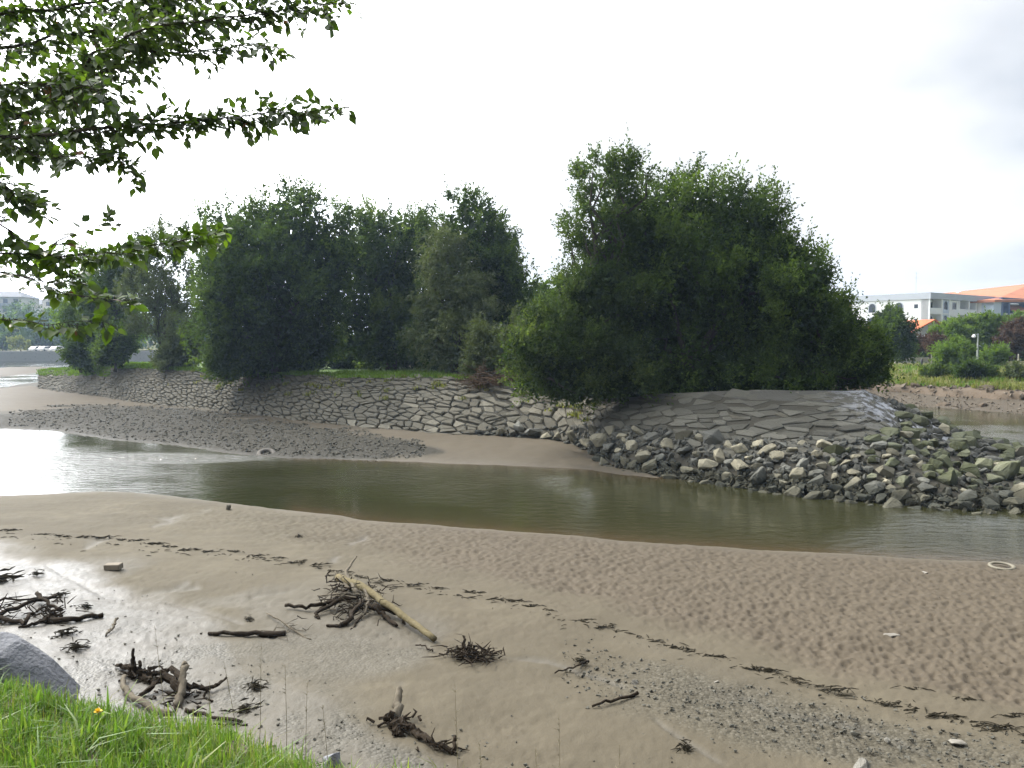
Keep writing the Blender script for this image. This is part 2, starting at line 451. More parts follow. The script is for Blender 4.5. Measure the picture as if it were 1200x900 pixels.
RILLS = [[(-20, 655), (60, 662), (130, 700), (200, 705), (300, 735), (390, 790), (470, 800)], [(150, 706), (190, 697), (236, 689)], [(165, 700), (205, 694), (225, 685)], [(300, 700), (350, 690), (400, 655), (430, 630)],
         [(560, 760), (640, 772), (720, 800), (770, 850), (860, 905)], [(100, 640), (180, 610), (240, 596)], [(820, 790), (900, 830), (1010, 850), (1150, 905)]]
def ground_z(X, Y, detail=False):
    X = np.asarray(X, dtype=float); Y = np.asarray(Y, dtype=float)
    sy = np.interp(X, SHX, SHY)
    near = Y < sy
    wob = (fbm(X * .9, Y * .9, 3, 3) - .5) * .35
    dn = poly_dist(X, Y, SHORE, False)
    d1 = np.where(near, dn, -dn) + wob * np.exp(-dn / 2.5)
    z = np.where(d1 > 0, .86 * (1 - np.exp(-np.maximum(d1, 0) / 7)) , -0.7 * (1 - np.exp(np.minimum(d1, 0) / 2.0)))
    far = ~near
    zf = np.full(X.shape, -9.0)
    for bar in BARS:
        db = poly_dist(X, Y, bar, True); ins = inside(X, Y, bar)
        db = np.where(ins, db, -db) + wob * .8
        zb = np.where(db > 0, .36 * (1 - np.exp(-np.maximum(db, 0) / 2.2)), -0.7 * (1 - np.exp(np.minimum(db, 0) / 2.0)))
        zf = np.maximum(zf, zb)
    z = np.where(far, np.maximum(z, zf), z)
    z = z + (fbm(X * .55, Y * .55, 9, 4) - .5) * .10 * np.where(z > 0.04, np.clip((z - .04) / .2, 0, 1), .2)
    s = (X - EDGE_P[0]) * EDGE_N[0] + (Y - EDGE_P[1]) * EDGE_N[1] + (fbm(X * 1.1, Y * 1.1, 21, 3) - .5) * .35
    bank = np.where(s < 0, 2.24 - .05 * s, 2.24 - 1.75 * sst(-.25, 1.75, s))
    bank = bank + (fbm(X * 3, Y * 3, 5, 3) - .5) * .12
    z = np.where(s < 2.2, np.maximum(z, bank), z)
    px, py = project(X, Y, z)
    soil = sst(2.1, 1.2, s)
    ty = np.interp(px, TIDE_X, TIDE_Y)
    nz = fbm(X * .7, Y * .7, 33, 3)
    dim = sst(ty - 4, ty - 40, py + (nz - .5) * 40) * near * (d1 > .15) * (.35 + .65 * sst(120, 460, px)) * (1 - soil)
    dim = np.maximum(dim, near * (.15 + .12 * sst(.5, .7, nz)) * (1 - soil) * (d1 > .3))
    wx = [-600, 0, 100, 160, 230, 300, 380, 450, 540, 600]
    wy = [640, 648, 672, 706, 722, 772, 800, 850, 915, 1200]
    wl = np.interp(px, wx, wy)
    wet = sst(-14, 22, py - wl + (nz - .5) * 60) * near
    wet = np.maximum(wet, .55 * sst(.52, .66, fbm(X * .4, Y * .4, 41, 3)) * near * sst(ty - 10, ty + 60, py))
    wet = np.maximum(wet, np.exp(-np.maximum(d1, 0) / .35) * .6 * near)
    gx = [560, 700, 780, 900, 1000, 1100, 1250, 1500]; gy = [770, 795, 806, 842, 862, 880, 905, 950]
    gd = np.abs(py - np.interp(px, gx, gy))
    grav = sst(34, 4, gd + (nz - .5) * 60) * sst(660, 800, px) * near * .55
    grav = np.maximum(grav, wet * sst(715, 760, py) * .55 * near * sst(.35, .6, fbm(X * 2.2, Y * 2.2, 61, 2)))
    # the far bar: dark gravel in the middle, brown mud at its right end, sandy rim
    gpoly = [(-420, 506), (-400, 480), (-60, 476), (20, 482), (75, 474), (210, 476), (300, 490), (400, 505), (480, 515), (520, 530), (440, 541), (330, 545), (200, 530), (120, 522), (40, 508)]
    gin = inside(px, py, [Vector((a, b, 0)) for a, b in gpoly])
    gdist = poly_dist(px, py, [Vector((a, b, 0)) for a, b in gpoly], True)
    gf = sst(-3, 5, np.where(gin, gdist, -gdist) + (nz - .5) * 14)
    grav = np.where(far, gf * .9, grav)
    wet = np.where(far, np.maximum(.35 * sst(60, -60, px), .35 * np.exp(-np.maximum(z, 0) / .08)), wet)
    rill = np.zeros(X.shape)
    if detail:
        for rl in RILLS:
            d_ = poly_dist(px + (nz - .5) * 36, py + (nz - .5) * 12, [Vector((a, b, 0)) for a, b in rl], False)
            rill = np.maximum(rill, np.exp(-(d_ / 3.2) ** 2) * sst(.3, .5, fbm(X * 1.3, Y * 1.3, 77, 2)))
        rill = rill * near * (1 - soil)
        z = z - .022 * rill + near * (1 - soil) * np.clip(d1 / 2, 0, 1) * .07 * (fbm(X * .9, Y * 1.4, 111, 3) - .5)
        wet = np.where(near, wet * (.42 + .58 * sst(340, 60, px)), wet)
        wet = np.maximum(wet, .35 * rill)
        b, c2 = worley(X * 8.2 + (nz - .5) * 3, Y * 5.6, 7)
        b2, _ = worley(X * 14, Y * 10, 17)
        h = -.046 * (1 - sst(.02, .5, b)) + .016 * sst(.1, .6, c2 - b) - .014 * (1 - sst(0, .5, b2)) + .012 * (fbm(X * 9, Y * 9, 71, 2) - .5)
        z = z + h * dim * np.clip(d1 / .6, 0, 1)
        z = z + near * (1 - dim) * .006 * (fbm(X * 14, Y * 8, 81, 2) - .5)
        pb, _ = worley(X * 16, Y * 16, 27)
        z = z + grav * near * .022 * sst(.42, .05, pb) * (_h(np.floor(X * 5), np.floor(Y * 5), 3) > .3)
        z = z + wet * near * sst(640, 700, py) * .018 * (fbm(X * 7, Y * 5, 91, 3) - .5)
        pf, _ = worley(X * 3.6, Y * 3.6, 47)
        z = z + grav * far * .05 * sst(.5, .1, pf) + far * (z > .05) * .05 * (fbm(X * 2.6, Y * 1.6, 57, 4) - .5)
    return z, dict(wet=wet, gravel=grav, soil=soil * near, far_gravel=gf * far, dim=np.where(far, .75, np.clip(dim * 1.15, 0, 1) * sst(250, 600, px)))
def gz(x, y):
    return float(ground_z(np.array([x]), np.array([y]))[0][0])
def _mud_table():
    x, y = np.meshgrid(np.arange(-160, 1361, 8.0), np.arange(560, 961, 8.0)); z = np.full(x.shape, .5)
    a = (x - 600) / FPX; b = (450 - y) / FPX; dy = CT + b * ST; dz = -ST + b * CT
    for _ in range(9):
        t = (z - CAM_H) / dz
        z = .5 * z + .5 * ground_z((a * t).ravel(), (dy * t).ravel())[0].reshape(x.shape)
    return z
MUD_Z = _mud_table()
def G(px, py):
    """where a pixel of the photograph meets the near mud"""
    u = min(max((px + 160) / 8, 0), MUD_Z.shape[1] - 1.001); v = min(max((py - 560) / 8, 0), MUD_Z.shape[0] - 1.001)
    i, j = int(u), int(v); f, g = u - i, v - j
    z = (MUD_Z[j, i] * (1 - f) + MUD_Z[j, i + 1] * f) * (1 - g) + (MUD_Z[j + 1, i] * (1 - f) + MUD_Z[j + 1, i + 1] * f) * g
    return P(px, py, float(z))

def fan(name, A, y0f, y1f, nr, mat):
    A = np.asarray(A); t = np.linspace(0, 1, nr)[:, None]
    y0 = y0f(A)[None, :]; y1 = y1f(A)[None, :]
    Y = y0 * (y1 / y0) ** t; X = Y * A[None, :]
    Z, at = ground_z(X.ravel(), Y.ravel(), True)
    V = np.stack([X.ravel(), Y.ravel(), Z], 1)
    n = len(A); i = np.arange(nr - 1)[:, None] * n + np.arange(n - 1)[None, :]; i = i.ravel()
    return mesh_np(name, V, np.stack([i, i + 1, i + n + 1, i + n], 1), mat, None, True, vattr=at)
dense = np.linspace(-.74, .74, 600)
A_all = np.concatenate([np.linspace(-2.4, -.76, 40), dense, np.linspace(.76, 2.4, 40)])
ymid = lambda a: np.clip(24 / (1 + .5 * np.clip(a, -.9, 2.4)), 0, 60)
mud = fan('mud_flat', A_all, lambda a: np.full(a.shape, 2.2), ymid, 560, MUD)
tag(mud, kind='structure')
A_far = np.concatenate([np.linspace(-2.4, -.76, 30), np.linspace(-.74, .74, 420), np.linspace(.76, 2.4, 30)])
bar = fan('gravel_bar', A_far, ymid, lambda a: np.full(a.shape, 150.0), 300, MUD)
tag(bar, kind='structure')
# the bank the photographer stands on
gx_, gy_ = np.meshgrid(np.linspace(-40, 40, 100), np.linspace(-40, 2.2, 60))
Zb, atb = ground_z(gx_.ravel(), gy_.ravel())
i = (np.arange(59)[:, None] * 100 + np.arange(99)[None, :]).ravel()
bk = mesh_np('near_bank', np.stack([gx_.ravel(), gy_.ravel(), Zb], 1), np.stack([i, i + 1, i + 101, i + 100], 1), BANKGRASS, None, True, vattr=atb)
tag(bk, kind='structure')
g0 = MB(); g0.add([(-680, -80, -1.7), (680, -80, -1.7), (680, 880, -1.7), (-680, 880, -1.7)], [(0, 1, 2, 3)])
tag(g0.build('ground', EARTH), kind='structure')

# the river: one sheet with its depth of water stored on it
def river():
    A = np.linspace(-2.6, 2.6, 240); t = np.linspace(0, 1, 260)[:, None]
    Y = 8 * (420 / 8) ** t + 0 * A[None, :]; X = Y * A[None, :]
    z, _ = ground_z(X.ravel(), Y.ravel())
    px, py = project(X.ravel(), Y.ravel(), 0 * z)
    sh = np.clip(np.exp(z / .16), 0, 1) * (px > 330)
    c = P(215, 537); d = np.hypot((X.ravel() - c.x) / 4.5, (Y.ravel() - c.y) / 1.3)
    c2 = P(30, 545); d2 = np.hypot((X.ravel() - c2.x) / 9, (Y.ravel() - c2.y) / 5)
    c3 = P(1180, 640); d3 = np.hypot((X.ravel() - c3.x) / 4, (Y.ravel() - c3.y) / 2)
    rif = .55 * sst(1.2, .2, d) + .12 * sst(1.2, .3, d2) + .28 * sst(1.3, .2, d3)
    n = 240; i = (np.arange(259)[:, None] * n + np.arange(n - 1)[None, :]).ravel()
    V = np.stack([X.ravel(), Y.ravel(), np.zeros(X.size)], 1)
    return mesh_np('river', V, np.stack([i, i + 1, i + n + 1, i + n], 1), WATER, None, True, vattr=dict(shallow=sh, riffle=rif))
tag(river(), kind='structure')

# ================================================================== island
FRONT = [  # px, bottom py, bottom z, top py, top distance
    (45, 457, .25, 434, 70), (75, 461, .28, 433, 68), (110, 465, .28, 431.5, 62), (170, 474, .28, 431, 54.5), (240, 481, .28, 435, 49.5), (300, 488, .28, 438.5, 46),
    (400, 500, .28, 440, 41), (510, 508, .3, 442, 38.2), (560, 510, .32, 446, 36.6), (600, 510, .36, 452, 35), (650, 514, .36, 461, 32.6), (690, 530, .25, 466, 30.8),
    (720, 550, 0, 468, 29.4), (780, 559, 0, 464, 28.2), (850, 569, 0, 460, 27.4), (930, 580, 0, 460, 27.0), (1010, 588, 0, 460, 26.8), (1100, 596, 0, None, None)]
Bp = []; Tp = []
for px, by, bz, ty, td in FRONT:
    Bp.append(P(px, by, bz))
    Tp.append(PD(px, ty, td) if ty else Vector((11.95, 26.9, 2.46)))
for b, t in (((12.5, 19.6, 0), (12.05, 27, 2.45)), ((16, 20.4, 0), (12.15, 27.1, 2.45)), ((19, 22.6, 0), (12.2, 27.25, 2.45)), ((20.3, 26.3, 0), (12.2, 27.5, 2.45)),
             ((19.2, 31, 0), (12.0, 28.1, 2.45)), ((14.5, 36, 0), (10.5, 30.5, 2.45)), ((6, 45, 0), (3.5, 40, 2.45)), ((-4, 60, 0), (-7, 55, 2.4)), ((-18, 82, 0), (-21, 76, 2.2)),
             ((-34, 92, 0), (-33, 86, 1.9)), ((-48, 88, 0), (-42, 82, 1.8)), ((-47, 74, .1), (-41, 75, 1.8))):
    Bp.append(Vector(b)); Tp.append(Vector(t))
Bp.append(Bp[0].copy()); Tp.append(Tp[0].copy())
def resample(B, T, step=.45):
    M = [(b + t) / 2 for b, t in zip(B, T)]
    def cr(q, i, f):
        n = len(q); p0 = q[max(i - 1, 0)]; p1 = q[i]; p2 = q[min(i + 1, n - 1)]; p3 = q[min(i + 2, n - 1)]
        return .5 * ((2 * p1) + (p2 - p0) * f + (2 * p0 - 5 * p1 + 4 * p2 - p3) * f * f + (3 * p1 - p0 - 3 * p2 + p3) * f ** 3)
    bb = []; tt = []
    for i in range(len(B) - 1):
        n = max(1, int(max((M[i + 1] - M[i]).length, .6 * (B[i + 1] - B[i]).length) / step))
        for k in range(n):
            f = k / n
            b = cr(B, i, f); t = T[i].lerp(T[i + 1], f)
            b.z = B[i].z + (B[i + 1].z - B[i].z) * f
            bb.append(b); tt.append(t)
    bb.append(B[-1]); tt.append(T[-1]); return bb, tt
RB, RT = resample(Bp, Tp)
RBn = np.array([tuple(v) for v in RB]); RTn = np.array([tuple(v) for v in RT])
mid = .45 * RTn + .55 * RBn
ARC = np.concatenate([[0], np.cumsum(np.linalg.norm(np.diff(mid, axis=0), axis=1))])
SLOPE_L = np.linalg.norm(RTn - RBn, axis=1)
_k = int(np.argmin(np.hypot(RBn[:, 0] - 12.5, RBn[:, 1] - 19.6))); A_N0, A_N1 = ARC[_k] - 2.2, ARC[_k] + 1.2
def surf(a, t, h=0.0):
    B = np.array([np.interp(a, ARC, RBn[:, k]) for k in range(3)]); T = np.array([np.interp(a, ARC, RTn[:, k]) for k in range(3)])
    v = B + (T - B) * t
    v[2] += (.16 - .72 * float(sst(A_N0, A_N1, a))) * math.sin(math.pi * min(max(t, 0), 1)) + (.0 if t >= 0 else .25 * t)
    if h:
        e = T - B; e /= np.linalg.norm(e)
        B2 = np.array([np.interp(min(a + .3, ARC[-1]), ARC, .5 * (RBn + RTn)[:, k]) for k in range(3)]) - np.array([np.interp(max(a - .3, 0), ARC, .5 * (RBn + RTn)[:, k]) for k in range(3)])
        n = np.cross(B2, e); n /= np.linalg.norm(n) + 1e-9
        if n[2] < 0: n = -n
        v = v + n * h
    return v
def a_of_px(px):
    """arc length along the front of the island of a photograph column"""
    m = np.array([surf(a, .4) for a in AS]); q, _ = project(m[:, 0], m[:, 1], m[:, 2])
    k = int(np.argmin(np.abs(q[:NFRONT] - px))); return AS[k]
AS = np.arange(0, ARC[-1], .25)
tipk = int(np.argmax(np.array([surf(a, 0)[0] for a in AS]))); NFRONT = tipk
A_TIP = AS[tipk]

# slope and lawn of the island
NT_ = 9
ring = []
for k in range(len(ARC)):
    for j in range(NT_):
        t = j / (NT_ - 1)
        v = surf(ARC[k], t)
        if j == 0: v[2] -= .45
        ring.append(v)
F = []
for k in range(len(ARC) - 1):
    for j in range(NT_ - 1):
        a = k * NT_ + j; F.append((a, a + NT_, a + NT_ + 1, a + 1))
rev = MB(); rev.V = [tuple(v) for v in ring]; rev.F = F
revet = rev.build('stone_revetment', MORTAR, None, True); fix_normals(revet)
tag(revet, 'sloping grey stone revetment round the wooded island, faced with irregular fitted slabs', 'revetment')
top = [Vector(surf(ARC[k], 1.0)) for k in range(len(ARC) - 1)]
tri = tessellate_polygon([[Vector((v.x, v.y, 0)) for v in top]])
lawn = MB(); lawn.V = [(v.x, v.y, v.z + .015) for v in top]; lawn.F = [tuple(q) for q in tri]
lo = lawn.build('island_lawn', LAWN); fix_normals(lo); tag(lo, kind='structure')

# ------------------------------------------------------------------ fitted slabs: Voronoi cells over the slope
rng = np.random.default_rng(11)
def clip(poly, mx_, my_, nx, ny):
    out = []; n = len(poly)
    for i in range(n):
        p, q = poly[i], poly[(i + 1) % n]
        dp = (p[0] - mx_) * nx + (p[1] - my_) * ny; dq = (q[0] - mx_) * nx + (q[1] - my_) * ny
        if dp <= 0: out.append(p)
        if (dp < 0 < dq) or (dq < 0 < dp):
            f = dp / (dp - dq); out.append((p[0] + (q[0] - p[0]) * f, p[1] + (q[1] - p[1]) * f))
    return out
PX2A = [(px, a_of_px(px)) for px in range(40, 1240, 20)]
def a_of_px(px): return float(np.interp(px, [q[0] for q in PX2A], [q[1] for q in PX2A]))
def px_of_a(a): return float(np.interp(a, [q[1] for q in PX2A], [q[0] for q in PX2A]))
def cell_size(a):
    p = px_of_a(a)
    return float(np.interp(p, [40, 200, 450, 600, 700, 900, 1200], [.38, .36, .36, .40, .40, .44, .42]))
seeds = []
b = 0.0; LREF = 4.6
a = -0.3
while a < A_TIP - 1.0:
    c = cell_size(a); Ls = float(np.interp(a, ARC, SLOPE_L)); rows = max(5, int(Ls / (c * .66)))
    for r in range(rows + 2):
        seeds.append((a + c * 1.55 * rng.uniform(-.5, .5) + (r % 2) * c * .75, Ls * ((r - .5 + rng.uniform(-.38, .38)) / rows), Ls))
    a += c * 1.55
seeds = [q for q in seeds if rng.random() > .2]
S = np.array([(q[0] / 1.9, q[1]) for q in seeds]); SL = [q[2] for q in seeds]
tmin = lambda a: float(np.interp(px_of_a(a), [40, 540, 600, 660, 720, 820, 930, 1010, 1060, 1110, 1180], [0, 0, .02, .1, .3, .3, .3, .36, .5, .62, .72]))
slabs = []
for k in range(len(S)):
    d = np.hypot(*(S - S[k]).T); idx = np.argsort(d)[1:22]
    poly = [(S[k][0] + dx, S[k][1] + dy) for dx, dy in ((-2, -2), (2, -2), (2, 2), (-2, 2))]
    for j in idx:
        m = (S[k] + S[j]) / 2; n = S[j] - S[k]
        poly = clip(poly, m[0], m[1], n[0], n[1])
        if len(poly) < 3: break
    if len(poly) < 3: continue
    L = SL[k]; A0 = S[k][0] * 1.9; t0 = S[k][1] / L
    if t0 < tmin(A0) - .04 or t0 > 1.0 or A0 < 0 : continue
    p_ = px_of_a(A0)
    smoothzone = sst(640, 760, p_) * sst(.6, .85, t0)
    if p_ > 700 and t0 > .9 and rng.random() < .2: continue        # grouted over near the top under the big trees
    gap = (.020 if p_ < 660 else .017) * rng.uniform(.7, 1.5)
    cx = sum(q[0] for q in poly) / len(poly); cy = sum(q[1] for q in poly) / len(poly)
    if min(q[1] for q in poly) / L < -.06 or max(q[1] for q in poly) / L > 1.06: 
        poly = [(q[0], min(max(q[1], -.02 * L), 1.03 * L)) for q in poly]
    h = (rng.uniform(.05, .13) if p_ < 660 else rng.uniform(.03, .08)) * (1 - .75 * smoothzone)
    tilt = rng.normal(size=2) * (.05 if p_ < 660 else .02) * (1 - smoothzone)
    rings = []
    # break long edges so the outline is uneven
    pts = []
    for i2 in range(len(poly)):
        q, r2 = poly[i2], poly[(i2 + 1) % len(poly)]
        pts.append(q)
        ln = math.hypot(r2[0] - q[0], r2[1] - q[1])
        if ln > .5: pts.append(((q[0] + r2[0]) / 2 + rng.uniform(-.05, .05), (q[1] + r2[1]) / 2 + rng.uniform(-.05, .05)))
    if len(pts) > 10: pts = poly
    for ins, hh in ((gap, -.06), (gap + .005, h * .7), (gap + .035, h)):
        rg = []
        for q in pts:
            vx, vy = q[0] - cx, q[1] - cy; ln = math.hypot(vx, vy) + 1e-6; f = max(.2, (ln - ins * 1.25) / ln)
            qx, qy = cx + vx * f, cy + vy * f
            hz = hh + (tilt[0] * (qx - cx) + tilt[1] * (qy - cy) + rng.normal() * .008 if hh > 0 else 0)
            rg.append(surf(qx * 1.9, qy / L, max(hz, .012) if hh > 0 else hh))
        rings.append(rg)
    n = len(pts); V = [v for rg in rings for v in rg]; F = []
    for l in range(2):
        for i2 in range(n):
            F.append((l * n + i2, l * n + (i2 + 1) % n, (l + 1) * n + (i2 + 1) % n, (l + 1) * n + i2))
    F.append(tuple(range(2 * n, 3 * n)))
    c3 = surf(cx * 1.9, cy / L); dist = math.hypot(c3[0], c3[1])
    area = len(poly) and abs(sum(poly[i2][0] * poly[(i2 + 1) % len(poly)][1] - poly[(i2 + 1) % len(poly)][0] * poly[i2][1] for i2 in range(len(poly)))) * .6
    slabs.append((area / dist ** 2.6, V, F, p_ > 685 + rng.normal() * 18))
slabs.sort(key=lambda q: -q[0])
rest = MB()
for k, (sz, V, F, damp_shade) in enumerate(slabs):
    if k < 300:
        m = MB(); m.add(V, F); o = m.build('stone', STONE2 if damp_shade else STONE, revet); fix_normals(o)
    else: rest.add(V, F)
if rest.V:
    o = rest.build('small_stones', STONE, revet); fix_normals(o); tag(o, kind='stuff')
# grouted cement on the upper slope of the right end
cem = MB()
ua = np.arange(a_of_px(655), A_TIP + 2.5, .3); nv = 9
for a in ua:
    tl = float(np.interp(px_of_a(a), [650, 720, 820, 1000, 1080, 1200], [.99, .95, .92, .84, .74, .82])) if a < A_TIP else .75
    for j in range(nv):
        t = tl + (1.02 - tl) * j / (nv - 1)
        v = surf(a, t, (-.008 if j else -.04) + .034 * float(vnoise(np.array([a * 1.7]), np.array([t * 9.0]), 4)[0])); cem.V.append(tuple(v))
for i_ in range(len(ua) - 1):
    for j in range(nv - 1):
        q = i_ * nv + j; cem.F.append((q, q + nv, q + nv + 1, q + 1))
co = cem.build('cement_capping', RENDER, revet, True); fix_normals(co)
tag(co, 'smoother grey cement capping with whitewash stains on the upper slope')

# ------------------------------------------------------------------ loose armour rocks at the foot
riprap = thing('riprap', 'heap of loose angular rocks along the waterline at the island foot', 'rocks', tuple(surf(a_of_px(900), 0)))
variants = []
for k in range(16):
    v = rock_points(np.random.default_rng(100 + k), 15, .48 + .16 * (k % 3)); variants.append(v)
rock_me = [[hull_mesh('rock', v, m, .04, .035, i) for i, v in enumerate(variants)] for m in ROCKM]
tmax = lambda p: float(np.interp(p, [545, 600, 650, 700, 740, 800, 850, 930, 1010, 1060, 1110, 1180, 1230], [.05, .10, .16, .38, .48, .42, .36, .38, .44, .58, .72, .84, .9]))
placed = []
rng = np.random.default_rng(5)
a0, a1 = a_of_px(560), A_TIP + 3.5
inv = riprap.matrix_basis.inverted()
cand = []
tries = 0
while tries < 15000:
    tries += 1
    a = rng.uniform(a0, a1); p = px_of_a(a) if a < A_TIP else 1240
    tm = tmax(p); t = rng.uniform(-.05, tm)
    L = float(np.interp(a, ARC, SLOPE_L))
    r = rng.choice([.24, .36, .52, .74], p=[.36, .38, .21, .05]) * (.85 if p < 690 else 1)
    if t > .38: r = min(r, .38)
    v = surf(a, t)
    ok = True
    for (w, r2) in placed:
        if abs(w[0] - v[0]) < 1.2 and np.linalg.norm(w - v) < (r + r2) * .64: ok = False; break
    if ok:
        placed.append((v, r)); cand.append((v, r, a, t, p))
cand.sort(key=lambda q: -(q[1] / math.hypot(q[0][0], q[0][1])) - (0 if q[4] < 1235 else -1))
restr = MB()
def rand_rot(rng, tilt=.5):
    return Matrix.Rotation(rng.uniform(0, 6.283), 4, 'Z') @ Matrix.Rotation(rng.normal() * tilt, 4, 'X') @ Matrix.Rotation(rng.normal() * tilt, 4, 'Y')
for k, (v, r, a, t, p) in enumerate(cand):
    g = float(sst(900, 1050, p)) * float(sst(.08, .3, t))
    mi = 2 if rng.random() < g * .8 else (0 if rng.random() < (.62 if p < 1000 else .4) else 1)
    M = Matrix.Translation(Vector(v) + Vector((0, 0, r * rng.uniform(.1, .42)))) @ rand_rot(rng, .38) @ Matrix.Scale(r * 1.5, 4)
    vi = int(rng.integers(16))
    if k < 300:
        o = bpy.data.objects.new('rock', rock_me[mi][vi]); link(o, riprap); o.matrix_basis = inv @ M
    else:
        me = rock_me[mi][vi]; restr.add([inv @ (M @ q.co) for q in me.vertices], [tuple(f.vertices) for f in me.polygons])
def low_rock(rng, n=9): 
    me = hull_mesh('pebble', rock_points(rng, n, .6)); r = ([tuple(v.co) for v in me.vertices], [tuple(f.vertices) for f in me.polygons]); bpy.data.meshes.remove(me); return r
LOW = [low_rock(np.random.default_rng(300 + k)) for k in range(8)]
cob = MB()
for k in range(1500):
    a = rng.uniform(a_of_px(720), a1); p = px_of_a(a) if a < A_TIP else 1240
    t = rng.uniform(-.06, float(np.interp(p, [720, 900, 1000, 1230], [.06, .08, .16, .2]))); v = surf(a, t)
    r = rng.uniform(.07, .17); V, F = LOW[int(rng.integers(8))]
    M = Matrix.Translation(Vector(v) + Vector((0, 0, r * .3))) @ rand_rot(rng, 1) @ Matrix.Scale(r * 1.5, 4)
    cob.add([M @ Vector(q) for q in V], F)
for k in range(1800):                                             # fragments wedged between the rocks
    a = rng.uniform(a_of_px(670), a1); p = px_of_a(a) if a < A_TIP else 1240
    t = rng.uniform(0, tmax(p) + .04); v = surf(a, t)
    r = rng.uniform(.08, .19); V, F = LOW[int(rng.integers(8))]
    M = Matrix.Translation(Vector(v) + Vector((0, 0, r * .3))) @ rand_rot(rng, 1) @ Matrix.Scale(r * 1.5, 4)
    restr.add([inv @ (M @ Vector(q)) for q in V], F)
o = restr.build('rock_fragments', ROCKM[1], riprap); tag(o, kind='stuff')
o = cob.build('weedy_cobbles', WEEDROCK, riprap); o.matrix_basis = inv; tag(o, kind='stuff')
# ================================================================== trees
L_DARK = leaf_mat('dark tree leaves', (.012, .022, .007), (.036, .058, .016), (.10, .145, .036), .40)
L_GREY = leaf_mat('grey green willow leaves', (.04, .052, .025), (.075, .092, .045), (.12, .14, .07), .25)
L_MID = leaf_mat('mid green leaves', (.016, .029, .008), (.044, .068, .020), (.105, .14, .04), .40)
L_SHRUB = leaf_mat('dull shrub leaves', (.014, .025, .008), (.038, .058, .019), (.092, .122, .038), .36)
L_LIGHT = leaf_mat('light green leaves', (.05, .08, .015), (.09, .14, .03), (.15, .20, .05), .35)
L_YELLOW = leaf_mat('yellowing leaves', (.09, .10, .02), (.16, .17, .04), (.26, .24, .06), .35)
L_COPPER = leaf_mat('copper leaves', (.035, .024, .016), (.065, .045, .03), (.11, .08, .05), .2, tcol=(1.8, 1.1, .8))
L_BROWN = leaf_mat('dry twigs', (.05, .035, .022), (.10, .075, .045), (.16, .12, .07), .1, tcol=(1.4, 1.1, .8))

def unit(a): return a / (np.linalg.norm(a, axis=-1, keepdims=True) + 1e-9)
def crown_arrays(blobs, n_leaf, size, rng, up=.55, spray=.7, nsub=26, subr=.34, droop=0.0, core=.10, spread=.075, width=.5):
    """blobs: (centre, radii). Leaves stand on sprays that grow out of many small lobes of each blob"""
    C = []; Rr = []; O = []; W = []
    for c, r in blobs:
        rm = float(np.mean(r)); n = max(8, int(1.35 * nsub * (rm / 2.5) ** .8))
        d = unit(rng.normal(size=(n, 3))); f = rng.uniform(.35, 1.04, size=(n, 1)) ** .6
        C.append(np.asarray(c) + d * f * np.asarray(r)); O.append(np.repeat([c], n, 0))
        q = .8 * subr * rm * rng.uniform(.55, 1.35, size=n); Rr.append(q); W.append(q ** 2)
    C = np.concatenate(C); Rr = np.concatenate(Rr); O = np.concatenate(O); W = np.concatenate(W); W /= W.sum()
    per = 14; ns = max(8, int(n_leaf * (1 - core) / per))
    k = rng.choice(len(C), size=ns, p=W)
    d = unit(rng.normal(size=(ns, 3)))
    o = C[k] + d * (Rr[k] * rng.random(ns) ** .45)[:, None]
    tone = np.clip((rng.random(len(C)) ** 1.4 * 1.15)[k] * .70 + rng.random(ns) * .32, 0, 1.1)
    dr = unit(unit(o - O[k]) * .75 + np.array([0, 0, up]) + rng.normal(size=(ns, 3)) * .45)
    ln = spray * rng.uniform(.45, 1.25, ns); shoot = rng.random(ns) < .07; ln = np.where(shoot, ln * 1.5, ln)
    dr = unit(dr + np.where(shoot, .7, 0.)[:, None] * np.array([0, 0, 1.0]))
    spread_ = np.where(shoot, spread * .6, spread)
    t = (np.arange(per)[None, :] + rng.random((ns, per))) / per
    p = o[:, None, :] + dr[:, None, :] * (ln[:, None] * t)[..., None]
    p[..., 2] -= droop * (ln[:, None] * t ** 2)
    p += rng.normal(size=p.shape) * (spread_[:, None] * (1.1 - .7 * t))[..., None]
    ax = unit(dr[:, None, :] * .7 + rng.normal(size=p.shape) * .62 + np.array([0, 0, -.1 - droop]))
    sz = size * rng.uniform(.65, 1.3, (ns, per)) * (1.05 - .3 * t)
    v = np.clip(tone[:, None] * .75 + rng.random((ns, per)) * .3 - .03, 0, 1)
    p = p.reshape(-1, 3); ax = ax.reshape(-1, 3); sz = sz.ravel(); v = v.ravel()
    nc = int(n_leaf * core)
    if nc:
        bw = np.array([np.prod(r) for c, r in blobs]); bw = bw / bw.sum(); kb = rng.choice(len(blobs), size=nc, p=bw)
        cc = np.array([tuple(b[0]) for b in blobs])[kb]; rr = np.array([tuple(b[1]) for b in blobs])[kb]
        q = cc + unit(rng.normal(size=(nc, 3))) * (rng.random((nc, 1)) ** .4) * .78 * rr
        p = np.concatenate([p, q]); ax = np.concatenate([ax, unit(rng.normal(size=(nc, 3)))]); sz = np.concatenate([sz, size * rng.uniform(1.5, 2.4, nc)])
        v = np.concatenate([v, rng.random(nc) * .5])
    sd_ = unit(np.cross(ax, rng.normal(size=ax.shape)))
    nrm = np.cross(ax, sd_)
    s = sz[:, None]
    V = np.stack([p, p + ax * s * .45 + sd_ * s * width * .5 + nrm * s * .06, p + ax * s, p + ax * s * .5 - sd_ * s * width * .5 + nrm * s * .06], 1).reshape(-1, 3)
    F = np.arange(len(V)).reshape(-1, 4)
    return V, F, v, C
